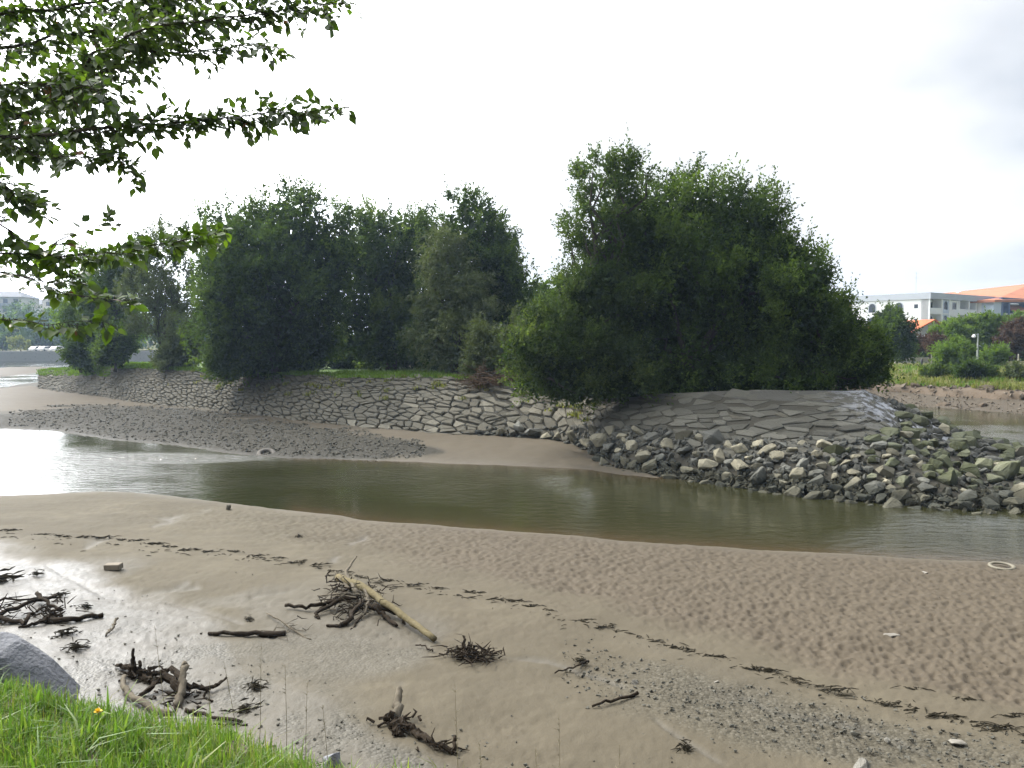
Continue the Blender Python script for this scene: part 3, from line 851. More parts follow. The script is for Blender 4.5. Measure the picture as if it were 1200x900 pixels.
def px_blobs(bl, D, rng, flat=.8):
    out = []
    for q in bl:
        px, py, rx, ry = q[:4]; dd = D + (q[4] if len(q) > 4 else rng.uniform(-.06, .06) * D * .4)
        c = PD(px, py, dd); k = dd / FPX
        out.append((np.array(c), np.array([rx * k, flat * .5 * (rx + ry) * k, ry * k])))
    return out
def tree(name, label, cat, bl, D, mat, n_leaf, leaf_px=3.4, seed=1, base=None, ground=2.3, group=None, trunks=1, trunk_r=None, bark=BARK, limbs=14, **kw):
    rng = np.random.default_rng(seed)
    blobs = px_blobs(bl, D, rng, kw.pop('flat', .8))
    cen = np.mean([b[0] for b in blobs], 0)
    bx = base if base is not None else float(np.average([b[0][0] for b in blobs], weights=[b[1][0] for b in blobs]))
    by = float(np.mean([b[0][1] for b in blobs]))
    root = thing(name, label, cat, (bx, by, ground), 0, group)
    size = 1.25 * leaf_px * D / FPX
    kw.setdefault('core', .13)
    V, F, var, C = crown_arrays(blobs, int(n_leaf * 1.7), size, rng, **kw)
    V = V[np.newaxis].reshape(-1, 3) - np.array([bx, by, ground])
    low = V[:, 2].reshape(-1, 4).min(1) > -1.1
    F = F[low]; var = var[low]
    use = F.ravel(); V = V[use]; F = np.arange(len(V)).reshape(-1, 4)
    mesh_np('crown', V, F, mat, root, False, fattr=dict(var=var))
    top = max(b[0][2] + b[1][2] for b in blobs) - ground
    tr = trunk_r or .028 * top
    hub_h = .38 * (cen[2] - ground)
    hubs = []
    for k in range(trunks):
        ang = 6.283 * k / max(trunks, 1); off = (0 if trunks == 1 else tr * 2.2)
        p0 = Vector((math.cos(ang) * off, math.sin(ang) * off, -.15)); h = Vector((math.cos(ang) * off * 3 + rng.normal() * .15, math.sin(ang) * off * 3, max(.4, hub_h * rng.uniform(.8, 1.15))))
        m = MB(); path = [p0, p0.lerp(h, .35) + Vector((rng.normal() * .06, rng.normal() * .06, 0)), p0.lerp(h, .7) + Vector((rng.normal() * .08, 0, 0)), h]
        m.tube(path, [tr * 1.35, tr, tr * .9, tr * .75], 7, seed, .08)
        m.build('trunk', bark, root, True); hubs.append(h)
    if limbs:
        m = MB(); pick = rng.permutation(len(C))[:limbs]
        for j, k in enumerate(pick):
            e = Vector(C[k] - np.array([bx, by, ground])); h = hubs[j % len(hubs)]
            mid_ = h.lerp(e, .45) + Vector((rng.normal(), rng.normal(), .6 + rng.random())) * .09 * (e - h).length
            q = h.lerp(e, .75) + Vector((rng.normal(), rng.normal(), rng.normal())) * .06 * (e - h).length
            m.tube([h, mid_, q, e], [tr * .55, tr * .34, tr * .2, tr * .05], 5, j, .1)
        m.build('limbs', bark, root, True)
    return root

IW = 'trees and bushes on the island'
tree('broad_tree', 'huge broad dark green tree, the biggest and nearest, over the sloping point of the island', 'tree',
     [(815, 262, 72, 58, 1.0), (868, 282, 60, 66, .5), (905, 318, 40, 58, .3), (860, 362, 105, 82), (775, 340, 80, 95), (905, 350, 60, 74), (830, 425, 125, 38), (760, 270, 45, 55, 1.), (745, 420, 70, 50), (790, 448, 46, 20, -2.0), (860, 446, 50, 18, -1.9), (740, 452, 36, 18, -2.0)], 31, L_DARK, 84000, 3.9, 21, trunks=3, limbs=30, nsub=44, subr=.3, group=IW, spray=.8, up=.75)
tree('slender_tree', 'tall loose-crowned tree rising highest on the left shoulder of the huge dark tree', 'tree',
     [(708, 224, 40, 50), (738, 205, 26, 26), (690, 258, 30, 34), (716, 290, 50, 44), (705, 345, 46, 50)], 30, L_MID, 15000, 3.6, 22, limbs=22, nsub=34, subr=.26, spray=.6, up=.7, core=.03, group=IW)
tree('spreading_bush', 'dark green bush with feathery shoots at the right end of the island trees', 'bush',
     [(980, 398, 38, 46), (965, 425, 62, 36), (1008, 428, 28, 30), (940, 350, 36, 56), (900, 440, 50, 22), (940, 450, 42, 15, -.9), (1000, 448, 26, 14, -.6)], 29, L_DARK, 30000, 3.7, 23, trunks=2, limbs=12, nsub=34, up=.9, spray=.8, group=IW)
tree('leafy_shrub', 'lighter green leafy shrub hanging over the slabs at the left foot of the huge tree', 'shrub',
     [(664, 392, 34, 44), (690, 410, 44, 50), (640, 418, 34, 34), (700, 345, 36, 44), (668, 345, 22, 30), (722, 436, 54, 32), (652, 446, 38, 22), (612, 412, 24, 28), (628, 385, 20, 26), (668, 458, 42, 16, -.6), (625, 450, 26, 16, .8)], 28.8, L_SHRUB, 26000, 3.7, 24, trunks=2, limbs=10, nsub=34, up=.7, spray=.75, group=IW)
tree('oak_tree', 'dark oak with ragged branch tufts stepping down its right side', 'tree',
     [(552, 262, 38, 36), (580, 290, 26, 24), (598, 318, 24, 18), (612, 340, 20, 18), (560, 320, 56, 48), (572, 375, 60, 50), (530, 400, 60, 36)], 45, L_DARK, 26000, 3.4, 25, limbs=22, nsub=36, subr=.3, spray=.7, group=IW)
tree('willow_tree', 'grey green willowy tree in front of the dark oak', 'tree',
     [(528, 330, 36, 56), (550, 370, 36, 50), (512, 385, 30, 40), (536, 410, 42, 26), (515, 285, 18, 26)], 41.5, L_GREY, 17000, 3.2, 26, limbs=14, nsub=34, subr=.3, up=.1, droop=.5, spray=.8, core=.05, group=IW)
tree('round_topped_tree', 'mid green round-topped tree between the tall left tree and the oak', 'tree',
     [(452, 282, 46, 42), (424, 290, 36, 40), (495, 290, 34, 44), (430, 345, 55, 58), (478, 345, 44, 60), (490, 275, 26, 26), (450, 395, 70, 42)], 49, L_MID, 26000, 3.4, 27, limbs=16, nsub=36, subr=.3, group=IW)
tree('tall_tree', 'tall dense dark tree with a sunlit left edge above the slabs', 'tree',
     [(345, 266, 52, 44), (280, 285, 50, 42), (392, 290, 30, 45), (312, 335, 80, 75), (262, 350, 36, 78), (372, 325, 34, 62), (305, 408, 82, 36), (350, 385, 50, 50)], 44.5, L_DARK, 46000, 3.5, 28, limbs=22, nsub=40, subr=.3, spray=.75, group=IW)
tree('feathery_tree', 'pale feathery many-stemmed tree with bare upright twigs showing', 'tree',
     [(190, 320, 36, 54), (206, 282, 22, 24), (172, 355, 30, 50), (205, 370, 26, 44)], 56, L_GREY, 12000, 3.0, 29, trunks=6, trunk_r=.07, limbs=34, nsub=30, subr=.28, up=1.0, core=.0, spray=.9, group=IW)
tree('yellow_green_tree', 'yellow green tree at the left tip of the island', 'tree',
     [(118, 340, 36, 44), (148, 318, 28, 34), (98, 380, 28, 30), (140, 370, 34, 42)], 63, L_LIGHT, 14000, 2.9, 30, limbs=14, nsub=28, subr=.3, group=IW)
tree('dark_bush', 'small dark round bush at the far left end above the slabs', 'bush', [(99, 405, 19, 21), (92, 418, 16, 12)], 61, L_DARK, 6000, 3.0, 31, limbs=5, ground=2.0, group=IW)
tree('dark_bush', 'dark upright bush right of the small round one at the island left end', 'bush', [(137, 402, 18, 24), (132, 416, 22, 14)], 57, L_DARK, 6500, 3.0, 32, limbs=5, ground=2.2, group=IW)
tree('grey_bush', 'grey green bush beside the lit lawn under the feathery tree', 'bush', [(216, 402, 20, 28), (206, 418, 26, 14)], 52, L_GREY, 6000, 3.0, 33, limbs=6, group=IW)
tree('sunny_bush', 'small bush catching the sun at the foot of the tall dense tree', 'bush', [(258, 425, 17, 17), (272, 434, 20, 10)], 44.0, L_MID, 5000, 3.1, 34, limbs=5, group=IW)
for k, (bl, D, lab) in enumerate((([(345, 415, 48, 24), (320, 425, 40, 16)], 45.5, 'low dark thicket under the tall dense tree'), ([(412, 412, 44, 22), (390, 420, 40, 14)], 52, 'low dark thicket under the round-topped tree'),
                                  ([(478, 412, 46, 22), (505, 418, 36, 14)], 52, 'low dark thicket behind the strip of lawn'), ([(644, 358, 26, 34), (622, 390, 34, 44)], 50, 'dark tree filling the gap between the oak and the leafy shrub'))):
    tree('thicket' if k < 3 else 'gap_tree', lab, 'thicket' if k < 3 else 'tree', bl, D, L_DARK, 8000, 3.6, 40 + k, limbs=5, group=IW)
tree('grey_shrub', 'grey green twiggy shrub on the slope edge left of the leafy shrub', 'shrub', [(590, 405, 34, 30), (570, 425, 26, 18), (610, 425, 28, 18)], 36.8, L_GREY, 11000, 3.3, 50, trunks=3, trunk_r=.05, limbs=14, up=.9, spray=.8, ground=2.35, group=IW)
bp = thing('brushwood_pile', 'heap of brown dead twigs lying on the slabs below the grey shrub', 'brushwood', tuple(PD(578, 452, 35.6)))
rng = np.random.default_rng(77); m = MB()
for k in range(150):
    c = Vector((rng.normal() * .75, rng.normal() * .35, abs(rng.normal()) * .22)); d = Vector((rng.normal(), rng.normal() * .7, rng.normal() * .35)).normalized() * rng.uniform(.3, .8)
    m.tube([c - d, c + Vector((0, 0, .08)), c + d], [.012, .016, .006], 4, k)
m.build('twigs', m_bark('dead brown twigs', (.06, .04, .028), (.13, .09, .06)), bp)
V, F, var, _ = crown_arrays([(np.array([0, 0, .15]), np.array([1.1, .6, .35]))], 2200, .11, rng, up=.5, spray=.4, core=0)
mesh_np('dead_leaves', V, F, L_BROWN, bp, False, fattr=dict(var=var))

# tufts of grass on the island edge and lawn
def tufts(name, pts, n, h, mat, rng, lean=.35, w=.012, per=9, clump=.09):
    """grass as one mesh of bent blades"""
    pts = np.asarray(pts); k = rng.integers(len(pts), size=n)
    b = np.repeat(pts[k], per, 0) + np.concatenate([rng.normal(size=(n * per, 2)) * clump, np.zeros((n * per, 1))], 1)
    N = n * per; an = rng.uniform(0, 6.283, N); ln = h * rng.uniform(.45, 1.25, N); le = np.abs(rng.normal(size=N)) * lean
    d = np.stack([np.cos(an), np.sin(an), 0 * an], 1); s = np.stack([-np.sin(an), np.cos(an), 0 * an], 1)
    ww = (w * rng.uniform(.6, 1.3, N))[:, None]; L = ln[:, None]; up = np.array([0, 0, 1.0])
    c1 = b + up * L * .55 + d * (le * ln * .35)[:, None]; c2 = b + up * (L * (1 - .3 * np.minimum(le, 1.5)[:, None])) + d * (le * ln)[:, None]
    V = np.stack([b - s * ww, b + s * ww, c1 + s * ww * .8, c1 - s * ww * .8, c2 + s * ww * .15, c2 - s * ww * .15], 1).reshape(-1, 3)
    i = np.arange(N)[:, None] * 6
    F = np.concatenate([i + np.array([[0, 1, 2, 3]]), i + np.array([[3, 2, 4, 5]])], 0)
    va = np.clip(np.repeat(rng.random(n), per) * .5 + rng.random(N) * .5, 0, 1)
    return mesh_np(name, V, F, mat, None, False, fattr=dict(var=np.concatenate([va, va])))
GRASS_L = leaf_mat('lawn grass blades', (.05, .09, .015), (.09, .15, .025), (.15, .21, .05), .3)
GRASS_D = leaf_mat('dry bank grass blades', (.09, .10, .03), (.15, .16, .055), (.24, .22, .10), .25)
rng = np.random.default_rng(8)
pp = []
for k in range(900):
    a = rng.uniform(2, a_of_px(620)); t = rng.uniform(.97, 1.05); pp.append(surf(a, t))
for k in range(500):
    a = rng.uniform(0, a_of_px(130)); t = rng.uniform(.62, 1.02); pp.append(surf(a, t))
for k in range(500):
    px = rng.uniform(395, 555); pp.append(np.array(PD(px, 440, rng.uniform(38.5, 46)))); pp[-1][2] = 2.44
for k in range(250):
    px = rng.uniform(148, 192); pp.append(np.array(PD(px, 425, rng.uniform(56, 68)))); pp[-1][2] = 2.35
tag(tufts('island_grass', pp, 3800, .16, GRASS_L, rng, w=.022, per=8, clump=.14), kind='stuff')
pp = [surf(rng.uniform(a_of_px(180), a_of_px(700)), rng.uniform(.45, 1.0)) for k in range(90)]
tag(tufts('slope_weeds', pp, 160, .2, GRASS_D, rng, w=.03, per=14, clump=.12, lean=.7), kind='stuff')
# ================================================================== far right bank
WL = [Vector(q) for q in ((36, 24, 0), (33, 36, 0), (30.2, 45.5, 0), (26.8, 51.0, 0), (22, 57.5, 0), (12, 67, 0), (-5, 82, 0), (-30, 112, 0), (-60, 150, 0))]
def wl_resample(step=.5):
    out = []
    for i in range(len(WL) - 1):
        n = int((WL[i + 1] - WL[i]).length / step)
        for k in range(n): out.append(WL[i].lerp(WL[i + 1], k / n))
    return out
wl = wl_resample()
PROF = [(-4, -.9), (-1, -.15), (0, .0), (.8, .12), (1.6, .25), (2.6, .42), (3.4, .62), (3.7, 1.0), (4.0, 1.12), (5.0, 1.22), (6.2, 1.35), (7.5, 1.5), (9, 1.62), (11, 1.74), (13, 1.84), (15, 1.9), (18, 1.92), (22, 1.95), (30, 1.95)]
V = []; rng = np.random.default_rng(3)
N_ = []
for i in range(len(wl)):
    t = wl[min(i + 6, len(wl) - 1)] - wl[max(i - 6, 0)]; N_.append(Vector((-t.y, t.x, 0)).normalized() * -1)
for i, p in enumerate(wl):
    n = N_[i]
    for j, (o, z) in enumerate(PROF):
        s = i * .5
        jit = (float(fbm(np.array([s * .5]), np.array([j * .6]), 5, 3)[0]) - .5)
        oo = o + (jit * 1.8 if 4 < j < 12 else jit * .5); zz = z + jit * (.35 if 6 <= j <= 11 else .08)
        q = p + n * oo; V.append((q.x, q.y, zz))
npf = len(PROF)
def strip(name, j0, j1, mat):
    F = []; Vs = []
    for i in range(len(wl)):
        Vs += V[i * npf + j0:i * npf + j1 + 1]
    w = j1 - j0 + 1
    for i in range(len(wl) - 1):
        for j in range(w - 1):
            a = i * w + j; F.append((a, a + 1, a + w + 1, a + w))
    m = MB(); m.V = Vs; m.F = F; o = m.build(name, mat, None, True); fix_normals(o); tag(o, kind='structure'); return o
strip('pebble_beach', 0, 6, BEACH); strip('bank_scarp', 6, 9, EARTH); strip('grassy_bank', 9, npf - 1, BANKGRASS)
park = MB(); e = [V[i * npf + npf - 1] for i in range(0, len(wl), 4)]
pk = [Vector((x, y, 1.95)) for x, y, z in e] + [Vector((-60, 700, 1.95)), Vector((600, 700, 1.95)), Vector((600, 24, 1.95))]
tri = tessellate_polygon([[Vector((v.x, v.y, 0)) for v in pk]])
park.V = [tuple(v) for v in pk]; park.F = [tuple(t) for t in tri]
po = park.build('park_ground', BANKGRASS); fix_normals(po); tag(po, kind='structure')
PATHM = plain('pale path', (.32, .30, .26), .9, .1, 2)
pm = MB()
for i in range(0, len(wl) - 2, 2):
    a = wl[i] + N_[i] * 20; b = wl[i] + N_[i] * 22.6; c = wl[i + 2] + N_[i + 2] * 22.6; d = wl[i + 2] + N_[i + 2] * 20
    pm.add([(q.x, q.y, 1.985) for q in (a, b, c, d)], [(0, 1, 2, 3)])
o = pm.build('path', PATHM); fix_normals(o); tag(o, kind='structure')
def bank_pt(i, off):
    o_ = [q[0] for q in PROF]; z_ = [q[1] for q in PROF]
    p = wl[i] + N_[i] * off; return np.array([p.x, p.y, float(np.interp(off, o_, z_))])
rng = np.random.default_rng(61)
pp = [bank_pt(int(rng.integers(0, 110)), 4.0 + 17 * rng.random() ** 1.5) for k in range(3000)]
tag(tufts('bank_grass', pp, 6500, .34, GRASS_D, rng, w=.03, per=7, clump=.22, lean=.55), kind='stuff')
pp = [bank_pt(int(rng.integers(0, 110)), rng.uniform(3.7, 20)) for k in range(900)]
tag(tufts('bank_weeds', pp, 1300, .34, GRASS_L, rng, w=.05, per=9, clump=.25, lean=.6), kind='stuff')
pebm = MB()
for k in range(5500):
    lump = k > 5100
    v = bank_pt(int(rng.integers(0, 110)), rng.uniform(3.2, 4.6) if lump else rng.uniform(-.4, 4)) + np.array([*(rng.normal(size=2) * .5), 0]); r = rng.uniform(.2, .5) if lump else .05 + .17 * rng.random() ** 2; Vv, Ff = LOW[int(rng.integers(8))]
    M = Matrix.Translation(Vector(v)) @ rand_rot(rng, 1) @ Matrix.Scale(r, 4); pebm.add([M @ Vector(q) for q in Vv], Ff)
tag(pebm.build('beach_stones', m_stone('beach cobbles', (.05, .042, .03), (.21, .175, .13))), kind='stuff')
# clods and bushes on the bank
def clod(px, py, D, s, label, seed):
    rng = np.random.default_rng(seed); me = hull_mesh('earth_clod', rock_points(rng, 22, .8), EARTH, .03)
    o = bpy.data.objects.new('earth_clod', me); link(o); c = PD(px, py, D); o.location = c; o.scale = (s, s, s * .8); o.rotation_euler = (0, 0, seed)
    tag(o, label, 'clod')
clod(1081, 454, 56, 1.7, 'big block of eroded earth leaning against the scarp of the far bank', 1)
clod(1160, 458, 52, 1.3, 'slumped clump of earth with grass on the far bank scarp', 2)
clod(1105, 476, 51.3, .95, 'dark clump of earth at the water edge left on the far beach', 3)
clod(1152, 477, 49.6, .8, 'smaller dark clump right of the first at the water edge of the far beach', 4)
GT = 'trees in the park across the water'
tree('dark_conifer', 'dark green tree on the far bank just right of the island trees', 'tree', [(1048, 392, 20, 28), (1056, 405, 18, 20), (1036, 385, 16, 24), (1042, 372, 12, 12)], 74, L_DARK, 9000, 2.8, 61, ground=1.95, group=GT)
for k, (bl, D, lab) in enumerate((([(1112, 395, 18, 13), (1124, 390, 18, 14)], 84, 'light green plane tree left in the clipped row'), ([(1138, 388, 20, 15), (1152, 386, 16, 14), (1128, 398, 18, 12)], 86, 'light green plane tree in the middle of the clipped row behind the lamp'),
                                  ([(1174, 383, 18, 12), (1190, 381, 18, 13), (1166, 392, 18, 14)], 88, 'light green plane tree at the right of the clipped row'))):
    tree('plane_tree', lab, 'tree', bl, D, L_LIGHT, 7000, 2.8, 65 + k, ground=1.95, trunks=1, trunk_r=.16, limbs=8, group=GT)
tree('plane_tree', 'light green plane tree cut by the right edge of the picture', 'tree', [(1212, 382, 20, 14), (1232, 384, 20, 14)], 88, L_LIGHT, 5000, 2.8, 69, ground=1.95, trunk_r=.16, limbs=8, group=GT)
tree('copper_tree', 'copper red tree at the right edge in front of the plane trees', 'tree', [(1188, 400, 18, 18), (1200, 394, 18, 20), (1178, 408, 12, 12)], 78, L_COPPER, 7000, 2.8, 71, ground=1.95, limbs=8, group=GT)
tree('copper_tree', 'brownish small-leaved tree in front of the red roofed house', 'tree', [(1082, 403, 16, 6), (1100, 404, 15, 7)], 80, L_COPPER, 4000, 2.8, 72, ground=1.95, limbs=6, trunk_r=.12, group=GT)
tree('round_bush', 'round light green bush on top of the far bank left of the lamp post', 'bush', [(1118, 414, 17, 13), (1108, 420, 10, 9), (1130, 421, 11, 8)], 64, L_LIGHT, 6500, 3.0, 73, ground=1.9, limbs=5, group='bushes along the far bank')
tree('round_bush', 'small green bush on the far bank right of the lamp post', 'bush', [(1166, 420, 11, 10)], 66, L_LIGHT, 3000, 3.0, 74, ground=1.9, limbs=4, group='bushes along the far bank')
tree('low_bush', 'low dark bush growing on the slope below the lamp post', 'bush', [(1140, 438, 13, 7), (1152, 437, 8, 5)], 57, L_DARK, 4000, 3.0, 75, ground=1.65, limbs=4, group='bushes along the far bank')
tree('low_bush', 'low dark bush on the slope under the round light green bush', 'bush', [(1100, 440, 14, 6)], 58, L_MID, 3500, 3.0, 76, ground=1.6, limbs=4, group='bushes along the far bank')
tree('low_bush', 'low bush on the slope at the right edge', 'bush', [(1192, 440, 14, 8)], 54, L_GREY, 3500, 3.0, 77, ground=1.6, limbs=4, group='bushes along the far bank')
tree('clipped_hedge', 'dark clipped hedge behind the lamp post under the plane trees', 'hedge', [(1118, 416, 18, 8), (1142, 416, 18, 8), (1166, 416, 18, 8), (1190, 418, 18, 8)], 92, L_DARK, 8000, 2.8, 78, ground=1.95, limbs=0, nsub=40)
tree('clipped_hedge', 'dark hedge behind the low pale wall under the dark tree', 'hedge', [(1058, 420, 16, 6), (1082, 420, 14, 6)], 92, L_DARK, 5000, 2.8, 79, ground=1.95, limbs=0, nsub=40)

# ------------------------------------------------------------------ buildings
WHITE = plain('white render', (.74, .75, .76), .8, .04, .6)
SHADEW = plain('shade tinted white render', (.50, .57, .68), .8, .05, .6)  # white walls, bluish shade of the unlit fronts put into the colour
GREYP = plain('grey parapet', (.42, .45, .50), .8, .05, .8)
BLUE = plain('dark blue paint', (.06, .10, .22), .6, .08, 2)
DARKGL = plain('dark window glass', (.03, .035, .045), .12, .2, 1, .6)
GREYWALL = plain('grey wall', (.36, .37, .38), .85, .07, 1)
TILE = m_rooftile('terracotta roof tiles', (.36, .13, .065), (.46, .20, .11))
TILE2 = m_rooftile('bright red roof tiles', (.46, .12, .05), (.52, .18, .08))
WOODP = plain('weathered post', (.40, .37, .31), .85, .1, 5)
METAL = plain('grey green metal', (.34, .37, .33), .5, .05, 5, .5, .3)
WPAINT = plain('white paint', (.78, .78, .76), .5, .03, 5)
def frame(C0, U):
    U = Vector(U).normalized(); Vv = Vector((-U.y, U.x, 0)); C0 = Vector(C0)
    return lambda u, v, w: tuple(C0 + U * u + Vv * v + Vector((0, 0, w)))
def blk(name, mat, parent, fr, *b):
    m = MB(); m.box(*b, fr=fr); return m.build(name, mat, parent)
def u_at(C0, U, px):
    k = (px - 600) / FPX; return (k * C0[1] - C0[0]) / (U[0] - k * U[1])
U = Vector((.82, .572, 0)).normalized(); C0 = Vector((83.06, 160, 0)); GZ = 1.95; H_ = 13.9 - GZ
wb = thing('apartment_building', 'long white apartment building with arched windows and balconies beyond the park', 'building', (C0.x, C0.y, GZ))
fr = frame((0, 0, 0), U); Lb = 34
blk('wall', WHITE, wb, fr, 0, .3, .3, 17, 0, H_ - 1.25)
blk('back_wall', WHITE, wb, fr, .3, Lb, 1.8, 17, 0, H_ - 1.25)
blk('parapet', GREYP, wb, fr, -.2, Lb + .1, -.2, 17.2, H_ - 1.25, H_)
def upx(px): return u_at(C0, U, px)
floors = [H_ - 1.25 - 2.9 * k for k in range(5)]
edges = [0.0, upx(1102.5), upx(1111.5), upx(1122.5), upx(1134), upx(1142.5), Lb]
for f in range(4):
    z1 = floors[f]; z0 = z1 - 2.9
    blk('floor_slab', WHITE, wb, fr, 0, Lb, 0, 1.8, z0 - .1, z0 + .12)
    for k, e_ in enumerate(edges):
        w_ = .28
        blk('pier', WHITE, wb, fr, max(0, e_ - w_), min(Lb, e_ + w_), .02, 1.8, z0 + .12, z1 - .1 if f else z1)
    for k in range(6):
        a, b = edges[k] + .28, edges[k + 1] - .28
        if k == 2:                                            # square window in a solid bay
            c, d = a + .25 * (b - a), b - .2 * (b - a)
            blk('bay_wall', WHITE, wb, fr, a, c, .1, .35, z0 + .12, z1 - .1); blk('bay_wall', WHITE, wb, fr, d, b, .1, .35, z0 + .12, z1 - .1)
            blk('bay_wall', WHITE, wb, fr, c, d, .1, .35, z0 + .12, z0 + 1.0); blk('bay_wall', WHITE, wb, fr, c, d, .1, .35, z1 - .5, z1 - .1)
            blk('window', DARKGL, wb, fr, c, d, .22, .3, z0 + 1.0, z1 - .5)
        elif k == 1:                                          # arched opening
            cx, r_ = (a + b) / 2, (b - a) * .32
            m = MB(); n = 10; top_ = z1 - .95
            outer = [(a, z0 + .12), (a, z1 - .1), (b, z1 - .1), (b, z0 + .12)]
            arc = [(cx - r_, z0 + .9)] + [(cx - r_ * math.cos(math.pi * i / n), top_ + r_ * .8 * math.sin(math.pi * i / n)) for i in range(n + 1)] + [(cx + r_, z0 + .9)]
            poly = [(a, z0 + .12), (a, z1 - .1), (b, z1 - .1), (b, z0 + .12)]
            pts = [Vector((x, z, 0)) for x, z in poly]; hole = [Vector((x, z, 0)) for x, z in arc]
            tr_ = tessellate_polygon([pts, hole]); al = pts + hole
            for dv in (.1, .3): m.add([fr(q.x, dv, q.y) for q in al], [tuple(t) for t in tr_])
            o = m.build('arch_wall', SHADEW, wb)
            m = MB(); m.add([fr(x, .32, z) for x, z in arc], [tuple(range(len(arc)))]); m.build('window', DARKGL, wb)
        else:
            blk('balustrade', WHITE, wb, fr, a, b, .06, .2, z0 + .12, z0 + 1.15)
            nw = 2 if k in (0, 5) else 1
            for q in range(nw):
                c = a + (b - a) * (q + .12) / nw; d = a + (b - a) * (q + .88) / nw
                blk('window', DARKGL if (k + q) % 2 else GREYWALL, wb, fr, c, d, 1.72, 1.79, z0 + .2, z1 - .5)
for f, z in enumerate((floors[0] - 1.9, floors[1] - 1.9)):       # arched windows of the sunlit left wing
    for c in (6.3, 12.2):
        n = 8; r_ = .8
        arc = [(c - r_, z - .5)] + [(c - r_ * math.cos(math.pi * i / n), z + .6 + r_ * math.sin(math.pi * i / n)) for i in range(n + 1)] + [(c + r_, z - .5)]
        m = MB(); m.add([fr(-.02, v_, z_) for v_, z_ in arc], [tuple(range(len(arc)))]); wdw = m.build('window', DARKGL, wb)
        m = MB()
        for i in range(len(arc) - 1):
            (v0, z0_), (v1, z1_) = arc[i], arc[i + 1]; m.tube([Vector(fr(-.04, v0, z0_)), Vector(fr(-.04, v1, z1_))], .09, 4)
        m.build('frame', GREYP, wdw)
    blk('window', DARKGL, wb, fr, -.03, 0, 2.4, 3.2, z + .1, z + .9)
m = MB(); m.tube([Vector(fr(2, 4, H_)), Vector(fr(2, 4, H_ + 4.4))], .03, 4); 
for z in (3.2, 4.2): m.tube([Vector(fr(1, 4, H_ + z)), Vector(fr(3, 4, H_ + z))], .025, 4)
m.build('aerial', METAL, wb)

# tiled block with blue frame behind and right of it
R0 = Vector((100.8, 168.5, 0)); rb = thing('tiled_building', 'building with wide terracotta tiled roof and blue framed balconies at the right edge', 'building', (R0.x, R0.y, GZ)); fr2 = frame((0, 0, 0), U)
zt = 12.7 - GZ
blk('wall', WHITE, rb, fr2, 0, 40, 2.4, 12, 0, zt - .2)
blk('end_wall', SHADEW, rb, fr2, 0, 3.4, 0, 2.4, 0, zt + .1)
blk('pilaster', BLUE, rb, fr2, 3.4, 4.2, -.1, 2.4, 0, zt + .8); blk('pilaster', BLUE, rb, fr2, 6.6, 7.3, -.05, 2.38, 0, zt - .3); blk('pilaster', BLUE, rb, fr2, 17, 17.8, -.1, 2.38, 0, zt + .8)
blk('beam', BLUE, rb, fr2, 4.2, 40, -.1, 1.5, zt - .2, zt + .8)
for z in (zt - 3.6, zt - 6.6):
    blk('floor_slab', WHITE, rb, fr2, 4.2, 40, .05, 2.4, z - .15, z)
    m = MB()
    for k in range(60): m.box(4.3 + k * .3, 4.4 + k * .3, .1, .16, z, z + .95, fr=fr2)
    m.box(4.2, 22.3, .08, .18, z + .95, z + 1.05, fr=fr2); m.build('railing', WPAINT, rb)
    for u in (8.5, 12.5, 19, 23): blk('window', DARKGL, rb, fr2, u, u + 2, 2.33, 2.39, z + .1, z + 2.2)
m = MB(); m.add([fr2(7.4, -.6, zt - 1.9), fr2(24, -.6, zt - 1.9), fr2(24, 2.3, zt - .5), fr2(9.4, 2.3, zt - .5), fr2(7.4, -.6, zt - 2.1), fr2(24, -.6, zt - 2.1), fr2(24, 2.3, zt - .7), fr2(9.4, 2.3, zt - .7)],
               [(0, 1, 2, 3), (7, 6, 5, 4), (0, 4, 5, 1), (1, 5, 6, 2), (2, 6, 7, 3), (3, 7, 4, 0)]); m.build('canopy', TILE, rb)
# roof: long slope from the beam up to a ridge behind the white building
e0, e1 = Vector(fr2(-.6, -.5, zt + .15)), Vector(fr2(40, -.5, zt + 1.3))
r0 = Vector((500 / FPX * 215 - R0.x, 215 - R0.y, 17.0 - GZ)); r1 = Vector(fr2(52, 14, 19.3 - GZ)); bl_ = Vector(fr2(-3.5, 40, 12.6 - GZ))
m = MB(); m.V = [tuple(q) for q in (e0, e1, r1, r0, bl_)] + [tuple(q - Vector((0, 0, .5))) for q in (e0, e1, r1, r0, bl_)]
m.F = [(0, 1, 2), (0, 2, 3), (0, 3, 4), (5, 7, 6), (5, 8, 7), (5, 9, 8), (0, 5, 6, 1), (1, 6, 7, 2), (2, 7, 8, 3), (3, 8, 9, 4), (4, 9, 5, 0)]
rf = m.build('roof', TILE, rb); fix_normals(rf)
def on_roof(f, g): return e0.lerp(e1, f).lerp(r0.lerp(r1, f), g)
for f, g in ((.12, .85), (.42, .62)):
    c = on_roof(f, g); fu = (on_roof(f + .04, g) - c); fg = (on_roof(f, g + .05) - c); n = fu.cross(fg).normalized() * .25
    if n.z < 0: n = -n
    m = MB(); q = [c, c + fu, c + fu + fg, c + fg]; m.add([tuple(p + n * s) for s in (-.3, 1) for p in q], [(3, 2, 1, 0), (4, 5, 6, 7), (0, 1, 5, 4), (1, 2, 6, 5), (2, 3, 7, 6), (3, 0, 4, 7)]); m.build('skylight', WPAINT, rf)

